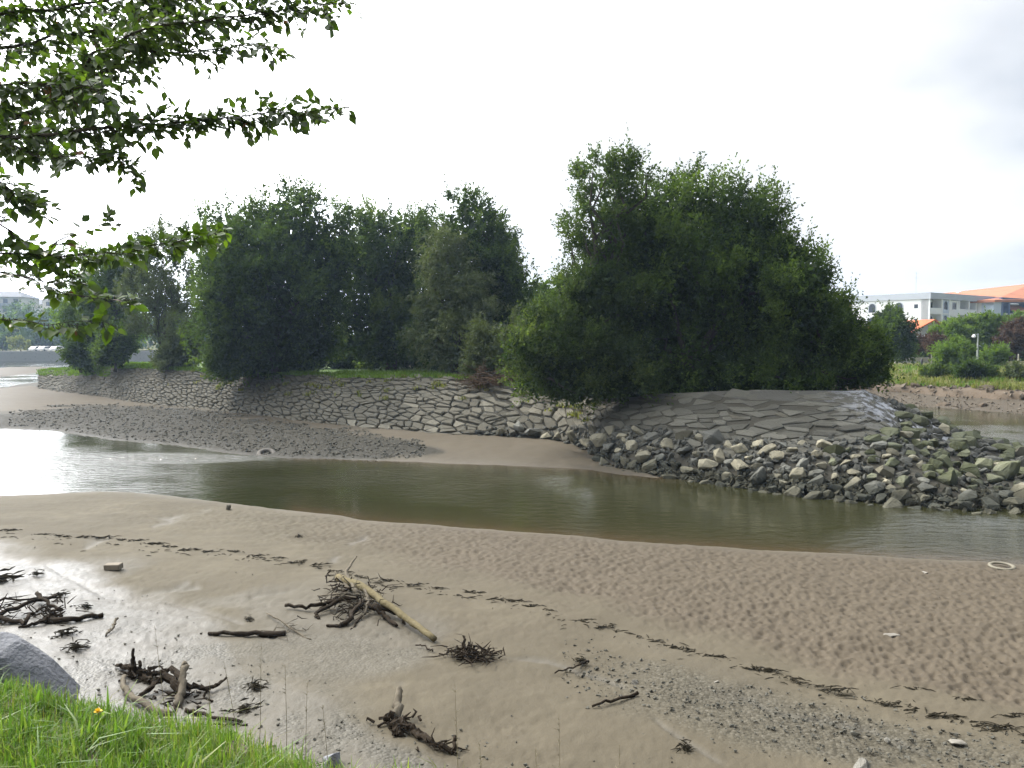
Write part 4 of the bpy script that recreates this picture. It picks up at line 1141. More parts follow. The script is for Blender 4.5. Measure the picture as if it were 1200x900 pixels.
# small house
hs = thing('small_house', 'small grey house with bright red tiled roof beside the dark tree', 'house', (58, 110, GZ))
frh = frame((-4.4, 0, 0), (1, .16, 0)); zr = 7.24 - GZ; ze = 5.0 - GZ
blk('wall', GREYWALL, hs, frh, .3, 8.6, .3, 12, 0, ze - .05)
m = MB(); m.add([frh(.3, .31, ze - .05), frh(8.6, .31, ze - .05), frh(4.45, .31, zr - .15), frh(.3, 12, ze - .05), frh(8.6, 12, ze - .05), frh(4.45, 12, zr - .15)], [(0, 1, 2), (5, 4, 3), (0, 2, 5, 3), (1, 4, 5, 2)]); m.build('gable', GREYWALL, hs)
m = MB()
for s in (-1, 1):
    x0 = 4.45 + s * 5.0
    q = [frh(4.45, -.4, zr), frh(x0, -.4, ze - .25), frh(x0, 12.5, ze - .25), frh(4.45, 12.5, zr)]
    b0 = len(m.V); m.add(q + [(a, b, c - .18) for a, b, c in q], [(0, 1, 2, 3), (7, 6, 5, 4), (0, 4, 5, 1), (1, 5, 6, 2), (2, 6, 7, 3), (3, 7, 4, 0)])
rfh = m.build('roof', TILE2, hs); fix_normals(rfh)
blk('chimney', WPAINT, hs, frh, 2.6, 3.2, 5, 5.6, zr - 1.2, zr + .7)
for u in (2, 5.6): blk('window', DARKGL, hs, frh, u, u + 1.1, .24, .29, 1.0, 2.2)
sh_ = thing('shelter', 'low grey blue shelter roof in front of the red roofed house', 'shelter', tuple(PD(1086, 424, 97)))
sh_.location.z = GZ; frs = frame((0, 0, 0), (1, .1, 0))
m = MB(); q = [frs(-1.6, -.5, 2.15), frs(2.0, -.5, 2.15), frs(1.7, 2.2, 2.95), frs(-1.3, 2.2, 2.95)]
m.add(q + [(a, b, c - .12) for a, b, c in q], [(0, 1, 2, 3), (7, 6, 5, 4), (0, 4, 5, 1), (1, 5, 6, 2), (2, 6, 7, 3), (3, 7, 4, 0)]); m.build('roof', plain('blue grey sheet roof', (.33, .38, .45), .5, .05, 2), sh_)
for u in (-1.3, 1.5): blk('post', METAL, sh_, frs, u, u + .12, 0, .12, 0, 2.05)
blk('back_wall', GREYWALL, sh_, frs, -1.3, 1.7, 2.0, 2.1, 0, 2.78)

# low wall, post and sign, bollard, lamp, vans
c = PD(1073, 429, 84); lw = blk('low_wall', plain('pale concrete wall', (.45, .44, .40), .85, .06, 2), None, frame((0, 0, 0), (1, .05, 0)), -2.2, 2.0, 0, .3, 0, .55); lw.location = (c.x, c.y, GZ)
tag(lw, 'low pale concrete wall beside the path under the dark tree', 'wall')
sg = thing('sign', 'pale sloping panel on a single post beside the path left of the low wall', 'sign', (PD(1060, 426, 76).x, 76, GZ))
m = MB(); m.box(-.08, .08, -.08, .08, 0, 1.45); m.build('post', WOODP, sg)
m = MB(); m.add([(-1.15, -.3, 1.38), (-.1, -.3, 1.48), (-.1, .4, 1.62), (-1.15, .4, 1.52)] + [(-1.15, -.3, 1.32), (-.1, -.3, 1.42), (-.1, .4, 1.56), (-1.15, .4, 1.46)], [(0, 1, 2, 3), (7, 6, 5, 4), (0, 4, 5, 1), (1, 5, 6, 2), (2, 6, 7, 3), (3, 7, 4, 0)]); m.build('panel', WPAINT, sg)
bl = thing('bollard', 'short dark bollard at the path edge right of the low wall', 'bollard', (PD(1080, 430, 70).x, 70, GZ))
m = MB(); m.tube([(0, 0, 0), (0, 0, .55), (0, 0, .62)], [.1, .1, .07], 8); m.build('post', plain('dark iron', (.04, .04, .045), .5, .1, 5), bl)
m = MB(); m.tube([(0, 0, .62), (0, 0, .7)], [.12, .08], 8); m.build('cap', plain('dark iron cap', (.05, .05, .05), .5, .1, 5), bl)
lampx = PD(1145, 430, 66)
sl = thing('street_lamp', 'slim street lamp with white head on a short arm, standing on the far bank', 'street lamp', (lampx.x, 66, GZ - .1))
m = MB(); m.tube([(0, 0, 0), (0, 0, .5), (0, 0, 3.0)], [.10, .075, .055], 8); m.build('pole', METAL, sl)
m = MB(); m.tube([(0, 0, 2.85), (-.22, 0, 2.95), (-.32, 0, 2.9)], .03, 6); m.build('arm', METAL, sl)
m = MB(); m.tube([(-.34, 0, 2.62), (-.34, 0, 2.72), (-.34, 0, 2.85), (-.34, 0, 2.93)], [.06, .17, .13, .03], 8); m.build('lamp_head', WPAINT, sl)
def van(px, D, label, rot):
    c = PD(px, 410, D); v = thing('parked_car', label, 'car', (c.x, D, GZ), rot, 'white cars parked beyond the hedge')
    prof = [(-2.1, .35), (-2.15, .85), (-1.75, 1.0), (-1.15, 1.5), (.9, 1.55), (1.7, 1.05), (2.1, .9), (2.15, .35)]
    m = MB(); n = len(prof); m.add([(x, y, z) for y in (-.85, .85) for x, z in prof], [tuple(range(n)), tuple(range(2 * n - 1, n - 1, -1))] + [(i, i + n, (i + 1) % n + n, (i + 1) % n) for i in range(n)])
    b = m.build('body', WPAINT, v); fix_normals(b)
    for y in (-.87, .87):
        m = MB(); m.add([(-1.5, y, 1.02), (-1.05, y, 1.42), (.8, y, 1.45), (1.35, y, 1.05)], [(0, 1, 2, 3)]); m.build('window', DARKGL, v)
        for x in (-1.35, 1.35):
            m = MB(); m.tube([(x, y - .08, .33), (x, y + .08, .33)], .33, 12); m.build('wheel', plain('tyre', (.03, .03, .03), .8, .1, 5), v)
van(1154, 98, 'white car parked under the plane trees behind the lamp post', .2)
van(1096, 99, 'white car mostly hidden by the round bush', .1)
# tree stakes by the path
for px, D, lab in ((1091, 72, 'pale stake with a young stem left of the round bush'), (1168, 72, 'pale thin stake by the small bush right of the lamp'), (1193, 70, 'pale thin stake under the copper tree at the right edge')):
    c = PD(px, 430, D); t = thing('tree_stake', lab, 'stake', (c.x, D, GZ)); m = MB(); m.tube([(0, 0, -.05), (.02, 0, .6), (0, 0, 1.15)], [.07, .06, .045], 6, 1, .1); m.build('stake', WOODP, t)
    m = MB(); m.tube([(.1, 0, -.05), (.11, .02, .7), (.06, 0, 1.5)], [.03, .025, .015], 5); m.build('stem', BARK, t)

# ================================================================== far left bank: quay, hill, apartment blocks
QD = 168
QUAY = m_stone('quay stone', (.28, .28, .26), (.4, .4, .37))
qw = blk('quay_wall', QUAY, None, None, -420, -40, QD, QD + 1.2, -1.2, 2.15)
tag(qw, 'long grey quay wall across the river in the left distance', 'wall')
qp = MB(); qp.add([(-420, QD + 1.2, 2.0), (-40, QD + 1.2, 2.0), (-40, 480, 2.0), (-420, 480, 2.0)], [(0, 1, 2, 3)]); tag(qp.build('promenade', PATHM), kind='structure')
HX = np.linspace(-420, -60, 90); HY = np.linspace(182, 470, 70); hx, hy = np.meshgrid(HX, HY)
hz = 2 + 8 * sst(185, 275, hy) * (.75 + .5 * fbm(hx * .02, hy * .02, 4, 3)) * sst(-70, -130, hx) + 1.2 * fbm(hx * .3, hy * .3, 6, 3)
i = (np.arange(69)[:, None] * 90 + np.arange(89)[None, :]).ravel()
hill = mesh_np('hill', np.stack([hx.ravel(), hy.ravel(), hz.ravel() - .6], 1), np.stack([i, i + 1, i + 91, i + 90], 1), BANKGRASS, None, True); tag(hill, kind='structure')
rng = np.random.default_rng(90)
blobs = []
for k in range(420):
    x = rng.uniform(-330, -70); y = rng.uniform(188, 262); z = float(2 + 8 * sst(185, 275, np.array([y]))[0] * sst(-70, -130, np.array([x]))[0]); r = rng.uniform(2.5, 4.5)
    blobs.append((np.array([x, y, z + r * .8]), np.array([r, r, r * 1.1])))
Vw, Fw, vw, _ = crown_arrays(blobs, 90000, 1.0, rng, nsub=14, spray=1.6, spread=.4, core=.2)
tag(mesh_np('hillside_wood', Vw, Fw, L_DARK, None, False, fattr=dict(var=vw)), kind='stuff')
SLATE = plain('slate roof', (.12, .125, .14), .8, .08, 2)
FLAT = plain('cream render', (.62, .60, .56), .85, .04, .5)
def flats(px0, px1, pytop, D, storeys, label, seed, rot=.12):
    x0 = (px0 - 600) / FPX * D; x1 = (px1 - 600) / FPX * D; zt_ = CAM_H + (400 - pytop) * D / FPX; z0 = zt_ - storeys * 3.0
    b = thing('apartment_block', label, 'building', (x0, D, z0), rot, 'apartment blocks on the far left hill'); w = x1 - x0
    m = MB(); m.box(0, w, 0, 13, -6, storeys * 3); m.build('wall', FLAT, b)
    m = MB(); m.add([(-.6, -.6, storeys * 3 + .01), (w + .6, -.6, storeys * 3 + .01), (w + .6, 13.6, storeys * 3 + .01), (-.6, 13.6, storeys * 3 + .01), (w * .25, 6.5, storeys * 3 + 2.2), (w * .75, 6.5, storeys * 3 + 2.2)], [(3, 2, 1, 0), (0, 1, 5, 4), (1, 2, 5), (2, 3, 4, 5), (3, 0, 4)]); m.build('roof', SLATE, b)
    me = None; n = max(2, int(w / 3.2))
    for s in range(storeys):
        for k in range(n):
            if me is None:
                m = MB(); m.box(-.7, .7, -.06, .0, -.75, .75); o = m.build('window', DARKGL, b); me = o.data
            else: o = bpy.data.objects.new('window', me); link(o, b)
            o.location = ((k + .5) * w / n, 0, s * 3 + 1.6)
        m = MB(); m.box(.4, w - .4, -1.0, -.061, s * 3 + .0, s * 3 + .9); 
        if s % 1 == 0: m.build('balcony', GREYP if s % 2 else FLAT, b)
flats(-22, 24, 348, 265, 6, 'leftmost apartment block on the far hill at the picture edge', 1)
flats(27, 48, 357, 300, 4, 'lower middle apartment block on the far hill between two others', 2)
flats(52, 76, 352, 285, 5, 'apartment block on the far hill nearest the island trees', 3, .2)
tree('yellow_tree', 'small bright yellowish tree standing by the far quay', 'tree', [(20, 402, 9, 6), (28, 405, 7, 5)], 176, L_YELLOW, 1500, 1.6, 91, ground=2.0, limbs=4)
for k, (px, r) in enumerate(((2, 8), (40, 7), (56, 8), (70, 7))):
    tree('quay_tree', ['dark tree behind the far quay at the left picture edge', 'dark tree behind the far quay right of the yellow tree', 'dark tree behind the far quay in the middle of the row', 'dark tree behind the far quay nearest the island'][k], 'tree', [(px, 401, r, 8), (px + 4, 396, r * .7, 6)], 186 + 3 * k, L_MID, 1500, 1.7, 92 + k, ground=2.0, limbs=4, group='trees behind the far quay')
for px, lab in ((43, 'pale van parked on the far quay left of the two white cars'), (53, 'white car parked on the far quay in the middle'), (67, 'white car parked on the far quay nearest the island')):
    van(px, 172, lab, 1.4)
for o in [q for q in COL.objects if q.name.startswith('parked_car') and q.get('label', '').find('quay') >= 0]:
    o['group'] = 'white cars parked on the far quay'; o.location.z = 2.0; o.scale = (.75, .75, .75)
# ================================================================== drift, stones and weed on the mud
def gp(px, py, h=0.0):
    v = G(px, py); return v + Vector((0, 0, h))
def drift(name, label, cat, at, group=None):
    g = gp(*at); return thing(name, label, cat, tuple(g), 0, group), g
def limb(m, org, pts, r0, r1, seed=0, sides=9, rough=.36, wob=.009):
    rng = np.random.default_rng(seed); P_ = [gp(*q[:2], q[2] if len(q) > 2 else .02) - org for q in pts]; path = []
    for i in range(len(P_) - 1):
        for k in range(5):
            f = k / 5; v = P_[i].lerp(P_[i + 1], f)
            if i or k: v = v + Vector(rng.normal(size=3) * wob)
            path.append(v)
    path.append(P_[-1]); n = len(path)
    m.tube(path, [r0 + (r1 - r0) * i / (n - 1) for i in range(n)], sides, seed, rough)
def twigs(m, org, c, n, spread, ln, r, seed, hmax=.15):
    rng = np.random.default_rng(seed); c0 = gp(*c) - org
    for k in range(n):
        b = c0 + Vector((rng.normal() * spread[0], rng.normal() * spread[1], abs(rng.normal()) * hmax * .4 + .01))
        d = Vector((rng.normal(), rng.normal() * .8, rng.normal() * .35)).normalized() * ln * rng.uniform(.4, 1.2)
        e = b + d; e.z = max(e.z, c0.z + .0 + rng.random() * .03); q = b.lerp(e, .5) + Vector(rng.normal(size=3) * ln * .13)
        m.tube([b, q, e], [r, r * .8, r * .25], 5, k, .2)

# the big fallen trunk with its roots
t, o_ = drift('driftwood_log', 'bleached yellow driftwood trunk with a dark tangle of roots at its upper end', 'driftwood', (440, 715))
m = MB(); limb(m, o_, [(396, 690, .17), (425, 704, .20), (455, 722, .15), (480, 735, .09), (509, 752, .035)], .058, .036, 1, 10, .2, .006); m.build('trunk', PALEWOOD, t, True)
m = MB()
limb(m, o_, [(420, 712, .15), (385, 713, .08), (360, 716, .05), (334, 714, .05)], .032, .02, 2)
limb(m, o_, [(425, 716, .14), (405, 735, .06), (398, 737, .03), (383, 736, .03)], .034, .02, 3)
limb(m, o_, [(440, 722, .14), (450, 726, .05), (465, 735, .02)], .04, .02, 4)
limb(m, o_, [(410, 702, .16), (400, 706, .12), (375, 716, .04)], .03, .012, 5)
limb(m, o_, [(430, 718, .1), (470, 724, .05), (475, 733, .02)], .03, .012, 6)
limb(m, o_, [(398, 712, .1), (370, 722, .04), (374, 726, .02)], .03, .016, 7)
limb(m, o_, [(424, 726, .05), (412, 738, .01), (411, 740, .01)], .016, .006, 8)
tag(m.build('roots', DARKWOOD, t, True), kind='stuff')
m = MB()
limb(m, o_, [(420, 708, .15), (405, 690, .24), (418, 674, .30)], .035, .012, 9)
limb(m, o_, [(412, 702, .12), (398, 692, .2), (393, 688, .24)], .03, .012, 10)
limb(m, o_, [(424, 712, .16), (400, 712, .2), (372, 708, .12)], .02, .008, 11)
limb(m, o_, [(428, 708, .2), (432, 714, .14), (428, 724, .05)], .028, .016, 12)
tag(m.build('broken_roots', GREYWOOD, t, True), kind='stuff')
m = MB(); twigs(m, o_, (418, 714), 95, (.24, .3), .22, .008, 13, .26); twigs(m, o_, (396, 694), 44, (.14, .14), .2, .009, 14, .26); tag(m.build('rootlets', DARKWOOD, t), kind='stuff')
m = MB(); twigs(m, o_, (415, 708), 40, (.22, .25), .26, .009, 15, .3); tag(m.build('pale_rootlets', GREYWOOD, t), kind='stuff')
# root clump beside its lower end
t, o_ = drift('root_clump', 'spiky dark root clump right of the lower end of the yellow trunk', 'driftwood', (552, 770))
m = MB()
for k, (a, b, h) in enumerate((((545, 770), (543, 765), .20), ((549, 770), (550, 766), .14), ((555, 771), (557, 768), .11), ((540, 770), (536, 767), .10))):
    limb(m, o_, [(a[0], a[1], 0), ((a[0] + b[0]) / 2, (a[1] + b[1]) / 2, h * .5), (b[0], b[1], h)], .035, .012, 20 + k, 7, .3)
m.build('stump', DARKWOOD, t)
m = MB(); twigs(m, o_, (552, 771), 80, (.13, .1), .2, .009, 24, .1); twigs(m, o_, (572, 771), 20, (.08, .07), .15, .010, 25, .06); tag(m.build('roots', DARKWOOD, t), kind='stuff')
m = MB(); twigs(m, o_, (538, 764), 16, (.1, .1), .18, .006, 26, .14); tag(m.build('pale_roots', GREYWOOD, t), kind='stuff')
# black stick and forked twig
def stick(name, label, pts, r0, r1, mat, seed, cat='stick', group=None, tw=None):
    t, o_ = drift(name, label, cat, pts[len(pts) // 2][:2], group)
    m = MB(); limb(m, o_, pts, r0, r1, seed); m.build('stem', mat, t, True)
    if tw: m = MB(); twigs(m, o_, *tw); tag(m.build('twigs', mat, t), kind='stuff')
    return t
stick('driftwood_stick', 'straight black waterlogged stick lying left of the yellow trunk', [(244, 745, .03), (290, 747, .04), (335, 746, .03)], .022, .036, DARKWOOD, 30)
stick('forked_twig', 'thin grey forked twig lying across the right end of the black stick', [(313, 722, .04), (336, 738, .06), (364, 751, .015)], .010, .012, GREYWOOD, 31, 'twig', None, ((335, 742), 16, (.14, .10), .3, .006, 32, .08))
stick('driftwood_stick', 'dark stick on bare mud at the lower centre right', [(694, 830, .02), (720, 823, .03), (747, 815, .03)], .010, .018, DARKWOOD, 33)
stick('driftwood_stick', 'thin bent twig just above the dark stick at the lower centre right', [(650, 790, .01), (672, 784, .02), (690, 778, .03)], .006, .012, DARKWOOD, 34)
stick('driftwood_stick', 'short pale stick standing off the wet mud right of the long dark left log', [(124, 746, .01), (132, 740, .06), (138, 734, .10)], .014, .016, GREYWOOD, 35)
stick('driftwood_stick', 'dark low log in front of the near stump beside the grass', [(218, 836, .03), (240, 842, .04), (284, 848, .02)], .022, .014, DARKWOOD, 36)
stick('driftwood_stick', 'thin dark stick half buried below the low log by the grass', [(236, 849, .01), (262, 851, .02), (290, 850, .01)], .010, .008, DARKWOOD, 37)
stick('driftwood_stick', 'small dark twig on the mud between yellow trunk and lower stump', [(487, 757, .01), (500, 760, .02), (507, 764, .01)], .008, .010, DARKWOOD, 38)
# left heap
t, o_ = drift('driftwood_heap', 'dark heap of driftwood logs and roots at the left edge above the boulder', 'driftwood', (40, 722))
for k, (pts, r0, r1) in enumerate((([(-30, 734, .05), (20, 722, .12), (66, 703, .06)], .05, .03), ([(-40, 709, .03), (20, 706, .05), (72, 702, .03)], .022, .016), ([(44, 704, .1), (55, 715, .1), (72, 720, .05)], .04, .025), ([(-10, 725, .04), (30, 735, .05), (40, 728, .1)], .05, .03))):
    m = MB(); limb(m, o_, pts, r0 * .75, r1 * .7, 40 + k, 7, .3, .02); m.build('log', DARKWOOD, t, True)
m = MB(); twigs(m, o_, (20, 720), 40, (.3, .25), .26, .008, 45, .16); twigs(m, o_, (60, 718), 34, (.12, .15), .18, .009, 46, .14); tag(m.build('roots', DARKWOOD, t), kind='stuff')
t, o_ = drift('driftwood_log', 'long dark log with knotted root end pointing right in the left heap', 'driftwood', (62, 731))
m = MB(); limb(m, o_, [(55, 731, .06), (85, 731, .05), (121, 725, .05)], .038, .030, 47, 8, .2); m.build('log', DARKWOOD, t, True)
m = MB(); limb(m, o_, [(58, 731, .08), (40, 735, .04), (22, 737, .02)], .03, .015, 48); twigs(m, o_, (58, 728), 24, (.07, .08), .13, .02, 49, .16); tag(m.build('roots', DARKWOOD, t), kind='stuff')
# stump with two spikes
t, o_ = drift('tree_stump', 'rotten stump with two upright spikes on wet mud near the grass', 'driftwood', (160, 796))
for k, (x, y, h) in enumerate(((157, 792, .30), (164, 793, .17))):
    m = MB(); limb(m, o_, [(x, y + 2, -.02), (x, y + 1, h * .5), (x + .5, y, h)], .034, .014, 50 + k, 7, .25, .006); m.build('spike', DARKWOOD, t)
m = MB(); limb(m, o_, [(160, 792, .05), (145, 785, .04), (136, 782, .02)], .04, .016, 53); limb(m, o_, [(163, 794, .05), (180, 794, .04), (190, 793, .02)], .04, .016, 54); limb(m, o_, [(168, 796, .03), (176, 801, .03), (182, 804, .01)], .03, .012, 55); twigs(m, o_, (162, 794), 30, (.14, .09), .15, .012, 56, .07); tag(m.build('roots', DARKWOOD, t), kind='stuff')
t, o_ = drift('broken_branch', 'pale upright broken branch with dark side limbs next to the spiked stump', 'driftwood', (214, 820))
m = MB(); limb(m, o_, [(208, 830, .0), (213, 822, .12), (216, 812, .24), (217, 808, .27)], .04, .032, 57, 8, .2); m.build('branch', GREYWOOD, t, True)
m = MB(); limb(m, o_, [(214, 818, .1), (195, 808, .14), (182, 812, .1), (161, 822, .03)], .045, .02, 58); limb(m, o_, [(216, 816, .1), (235, 812, .06), (250, 812, .05), (266, 804, .09)], .03, .012, 59); limb(m, o_, [(215, 813, .15), (200, 800, .14), (188, 798, .08)], .035, .015, 60)
twigs(m, o_, (218, 822), 36, (.16, .1), .16, .013, 61, .1); tag(m.build('side_limbs', DARKWOOD, t), kind='stuff')
t, o_ = drift('curved_log', 'pale brown curved log lying against the edge of the grass', 'driftwood', (150, 822))
m = MB(); limb(m, o_, [(146, 798, .05), (145, 812, .06), (152, 822, .06), (178, 836, .04), (200, 842, .03)], .024, .036, 62, 8, .15); m.build('log', GREYWOOD, t, True)
# bottom stump
t, o_ = drift('tree_stump', 'pale topped broken stump with dark trailing roots at the bottom centre', 'driftwood', (468, 845))
m = MB(); limb(m, o_, [(462, 852, .0), (466, 840, .12), (468, 832, .22)], .055, .026, 63, 8, .22); m.build('stump', GREYWOOD, t, True)
m = MB(); limb(m, o_, [(463, 850, .05), (480, 858, .05), (497, 864, .02)], .04, .02, 64); limb(m, o_, [(462, 848, .08), (455, 848, .06), (450, 845, .02)], .04, .02, 65); limb(m, o_, [(485, 860, .03), (505, 876, .05), (530, 884, .03), (534, 876, .10)], .03, .014, 66); limb(m, o_, [(463, 852, .04), (466, 860, .02), (470, 862, .01)], .05, .02, 67)
twigs(m, o_, (468, 852), 26, (.1, .08), .13, .014, 68, .06); twigs(m, o_, (512, 878), 18, (.12, .06), .14, .009, 69, .05); tag(m.build('roots', DARKWOOD, t), kind='stuff')

# brick, ring, tyre, shells and lone stones
b = gp(133, 667)
br = hull_mesh('brick', [(sx * .115 + .0, sy * .06, sz * .042) for sx in (-1, 1) for sy in (-1, 1) for sz in (-1, 1)], plain('weathered grey brick', (.20, .17, .13), .9, .2, 9), .008)
o = bpy.data.objects.new('brick', br); link(o); o.location = b + Vector((0, 0, .045)); o.rotation_euler = (.06, -.05, -.1); o.scale = (1.15, 1.1, 1.1); tag(o, 'single muddy brick lying on bare mud at the upper left', 'brick')
def torus(name, label, cat, at, Rm, rm, mat, rot, dz, flat=.6, inner=None):
    V = []; F = []; n, k = 28, 9
    for i in range(n):
        for j in range(k):
            a = 6.2832 * i / n; c = 6.2832 * j / k; rr = Rm + rm * math.cos(c)
            V.append((rr * math.cos(a), rr * math.sin(a), rm * flat * math.sin(c)))
    for i in range(n):
        for j in range(k): F.append((i * k + j, ((i + 1) % n) * k + j, ((i + 1) % n) * k + (j + 1) % k, i * k + (j + 1) % k))
    m = MB(); m.add(V, F); o = m.build(name, mat, None, True); o.location = at + Vector((0, 0, dz)); o.rotation_euler = rot; return tag(o, label, cat)
torus('plastic_ring', 'pale cream ring lying on the mud by the water at the right edge', 'ring', gp(1174, 664), .19, .036, plain('cream plastic', (.16, .145, .105), .6, .1, 6), (.05, -.03, 0), .012)
tyre_at = P(312, 532, .03)
torus('old_tyre', 'old tyre half sunk at the water edge of the gravel bar', 'tyre', tyre_at, .26, .09, plain('muddy tyre', (.11, .10, .085), .8, .2, 6), (.4, .1, 0), .0, .9)
STONEW = plain('pale shell', (.19, .175, .145), .6, .12, 12)
GREYST = m_stone('beach stone', (.11, .105, .09), (.19, .18, .155))
def lone(name, label, px, py, w, mat, cat, fl=.5, seed=1):
    me = hull_mesh(name, rock_points(np.random.default_rng(seed), 18, fl), mat, .03); o = bpy.data.objects.new(name, me); link(o); g = gp(px, py); s = w * g.y / FPX
    o.location = g + Vector((0, 0, s * fl * .3)); o.scale = (s, s * .8, s); o.rotation_euler = (0, 0, seed); tag(o, label, cat)
lone('shell', 'white shell on the dimpled mud left of the cream ring', 1084, 672, 7, STONEW, 'shell', .4, 2)
lone('shell', 'long pale shell lying on the dimpled mud in the right half', 1045, 745, 16, STONEW, 'shell', .22, 3)
lone('shell', 'small white shell below the tide line of weed above the gravel band', 840, 800, 8, STONEW, 'shell', .4, 4)
lone('stone', 'pale stone at the upper end of the gravel band', 744, 802, 9, GREYST, 'stone', .8, 5)
lone('stone', 'whitish flat stone in the gravel band at the lower right', 1122, 873, 20, STONEW, 'stone', .4, 6)
lone('stone', 'largest dark stone in the middle of the gravel band', 1003, 861, 15, PEBBLE, 'stone', .6, 7)
lone('stone', 'brown rounded stone right of the largest dark stone in the gravel', 1040, 870, 10, GREYST, 'stone', .8, 8)
lone('stone', 'pale stone cut by the bottom edge at the lower right', 1010, 900, 26, GREYST, 'stone', .5, 9)
lone('stone', 'dark stone at the tip of the grass at the bottom', 390, 897, 24, BOULDER, 'stone', .8, 10)
lone('stone', 'dark lump on the mud close to the water left of centre', 268, 597, 9, PEBBLE, 'stone', .9, 11)

# weed clumps
def weed_mesh(seed, n=16, L=.30, W=.10, h=.03):
    rng = np.random.default_rng(seed); m = MB()
    for k in range(n):
        c = Vector((rng.normal() * L * .42, rng.normal() * W * .4, abs(rng.normal()) * h * .5)); d = Vector((rng.normal() * 1.2, rng.normal() * .6, rng.normal() * .15)).normalized() * rng.uniform(.04, .12)
        m.tube([c - d, c + Vector((0, rng.normal() * .015, .012)), c + d], [.004, rng.uniform(.008, .018), .004], 5, k, .3)
    me = bpy.data.meshes.new('seaweed'); me.from_pydata(m.V, [], m.F); me.update(); me.materials.append(SEAWEED); return me
wm = [weed_mesh(400 + k) for k in range(6)]; big = [weed_mesh(420 + k, 44, .24, .2, .13) for k in range(4)]
rng = np.random.default_rng(33)
TL = [(14, 622), (50, 627), (72, 629), (98, 630), (120, 631), (143, 633), (163, 634), (182, 638), (198, 641), (217, 645), (243, 647), (275, 647), (303, 652), (330, 654), (350, 659), (372, 662), (395, 670), (455, 681), (490, 686), (515, 690), (556, 695), (583, 703), (604, 705), (624, 711), (645, 716), (690, 727), (712, 735), (793, 760), (838, 771), (886, 785), (935, 797), (985, 810), (1045, 826), (1100, 840), (1172, 853), (1076, 809), (1135, 821), (905, 787), (967, 806), (830, 770), (420, 676), (1190, 840)]
for k, (x, y) in enumerate(TL):
    o = bpy.data.objects.new('seaweed', wm[k % 6]); link(o); o.location = gp(x, y, .005); o.rotation_euler = (0, 0, rng.normal() * .25 - .25 * (x > 380) * .6); s = rng.uniform(.7, 1.25) * (.85 if x < 330 else .6); o.scale = (s, s * .7, s * .8)
    tag(o, 'flat dark strand of seaweed in the curving tide line across the mud', 'seaweed', 'strands of seaweed along the tide line')
for (x, y, s, lab) in ((300, 809, .55, 'brown weed clump right of the pale broken branch'), (286, 834, .6, 'brown weed clump nearest the grass, below the other one'), (76, 744, .6, 'dark weed clump below the long log at the left'), (90, 762, .62, 'tall ragged weed clump right of the boulder'),
                        (-2, 682, 1.1, 'dark weed covered lump at the left edge on shining mud'), (292, 727, .35, 'small dark weed lump above the black stick'), (44, 674, .45, 'flat dark weed patch right of the left edge lump'), (100, 712, .4, 'small dark weed patch above the long log'),
                        (804, 879, .4, 'dark weed tuft on smooth mud at the bottom right of centre'), (70, 698, .45, 'dark weed patch just above the driftwood heap'), (680, 776, .4, 'dark weed lump at the top of the gravel band'), (350, 630, .4, 'dark weed patch on the mud above the tide line'), (178, 800, .5, 'flat brown weed between the stump and the broken branch')):
    o = bpy.data.objects.new('weed_clump', big[int(rng.integers(4))]); link(o); o.location = gp(x, y, .0); o.rotation_euler = (0, 0, rng.uniform(-.6, .6)); o.scale = (s, s, s); tag(o, lab, 'weed')

# gravel and crumbs on the mud
def scatter(name, pts, rlo, rhi, mat, rng):
    m_V = []; m_F = []; nb = 0
    n = len(pts); V0 = [np.array(v) for v, _ in LOW]; out = MB()
    for q in pts:
        V, F = LOW[int(rng.integers(8))]; r = rlo + (rhi - rlo) * rng.random() ** 2.5
        M = Matrix.Translation(Vector(q) + Vector((0, 0, r * .3))) @ Matrix.Rotation(rng.uniform(0, 6.28), 4, 'Z') @ Matrix.Scale(r * 1.6, 4)
        out.add([M @ Vector(v) for v in V], F)
    return tag(out.build(name, mat), kind='stuff')
pp = []
while len(pp) < 1500:
    x = rng.uniform(660, 1300); y = float(np.interp(x, [660, 780, 900, 1000, 1100, 1300], [785, 806, 842, 862, 880, 912])) + rng.normal() * 20
    if y < 940: pp.append(gp(x, y)) if len(pp) % 1 == 0 else None
scatter('gravel_band', pp, .007, .034, PEBBLE, rng)
pp = []
for k in range(1700):
    x = rng.uniform(-40, 620); y = rng.uniform(690, 925)
    if y > np.interp(x, [0, 160, 300, 450, 620], [650, 700, 760, 840, 880]) + rng.normal() * 12: pp.append(gp(x, y))
scatter('mud_crumbs', pp, .006, .028, PEBBLE, rng)
pp = []
for k in range(420): pp.append(gp(rng.uniform(100, 1250), rng.uniform(640, 910)))
scatter('scattered_grit', pp, .004, .015, PEBBLE, rng)
# broken strands between the clumps of the tide line
tw_ = MB()
for k in range(330):
    x = rng.uniform(-20, 1250); y = float(np.interp(x, TIDE_X, TIDE_Y)) + 4 + rng.normal() * (2.2 + 5 * (rng.random() < .15)); c = gp(x, y, .004)
    d = Vector((rng.normal(), rng.normal() * .45 - .2, 0)).normalized() * rng.uniform(.02, .075)
    tw_.tube([c - d, c + Vector((0, 0, .006)), c + d], [.003, rng.uniform(.004, .010), .003], 4, k)
tag(tw_.build('tide_wrack', SEAWEED), kind='stuff')
pp = []
while len(pp) < 16000:
    x = rng.uniform(10, 500); y = rng.uniform(474, 545); v = P(x, y, .25); zq = None; pp.append((v.x, v.y))
zz_, at_ = ground_z(np.array([q[0] for q in pp]), np.array([q[1] for q in pp]))
pp = [(q[0], q[1], z) for q, z, g in zip(pp, zz_, at_['gravel']) if g > .3 and z > .03]
scatter('bar_gravel', pp, .03, .09, PEBBLE, rng)

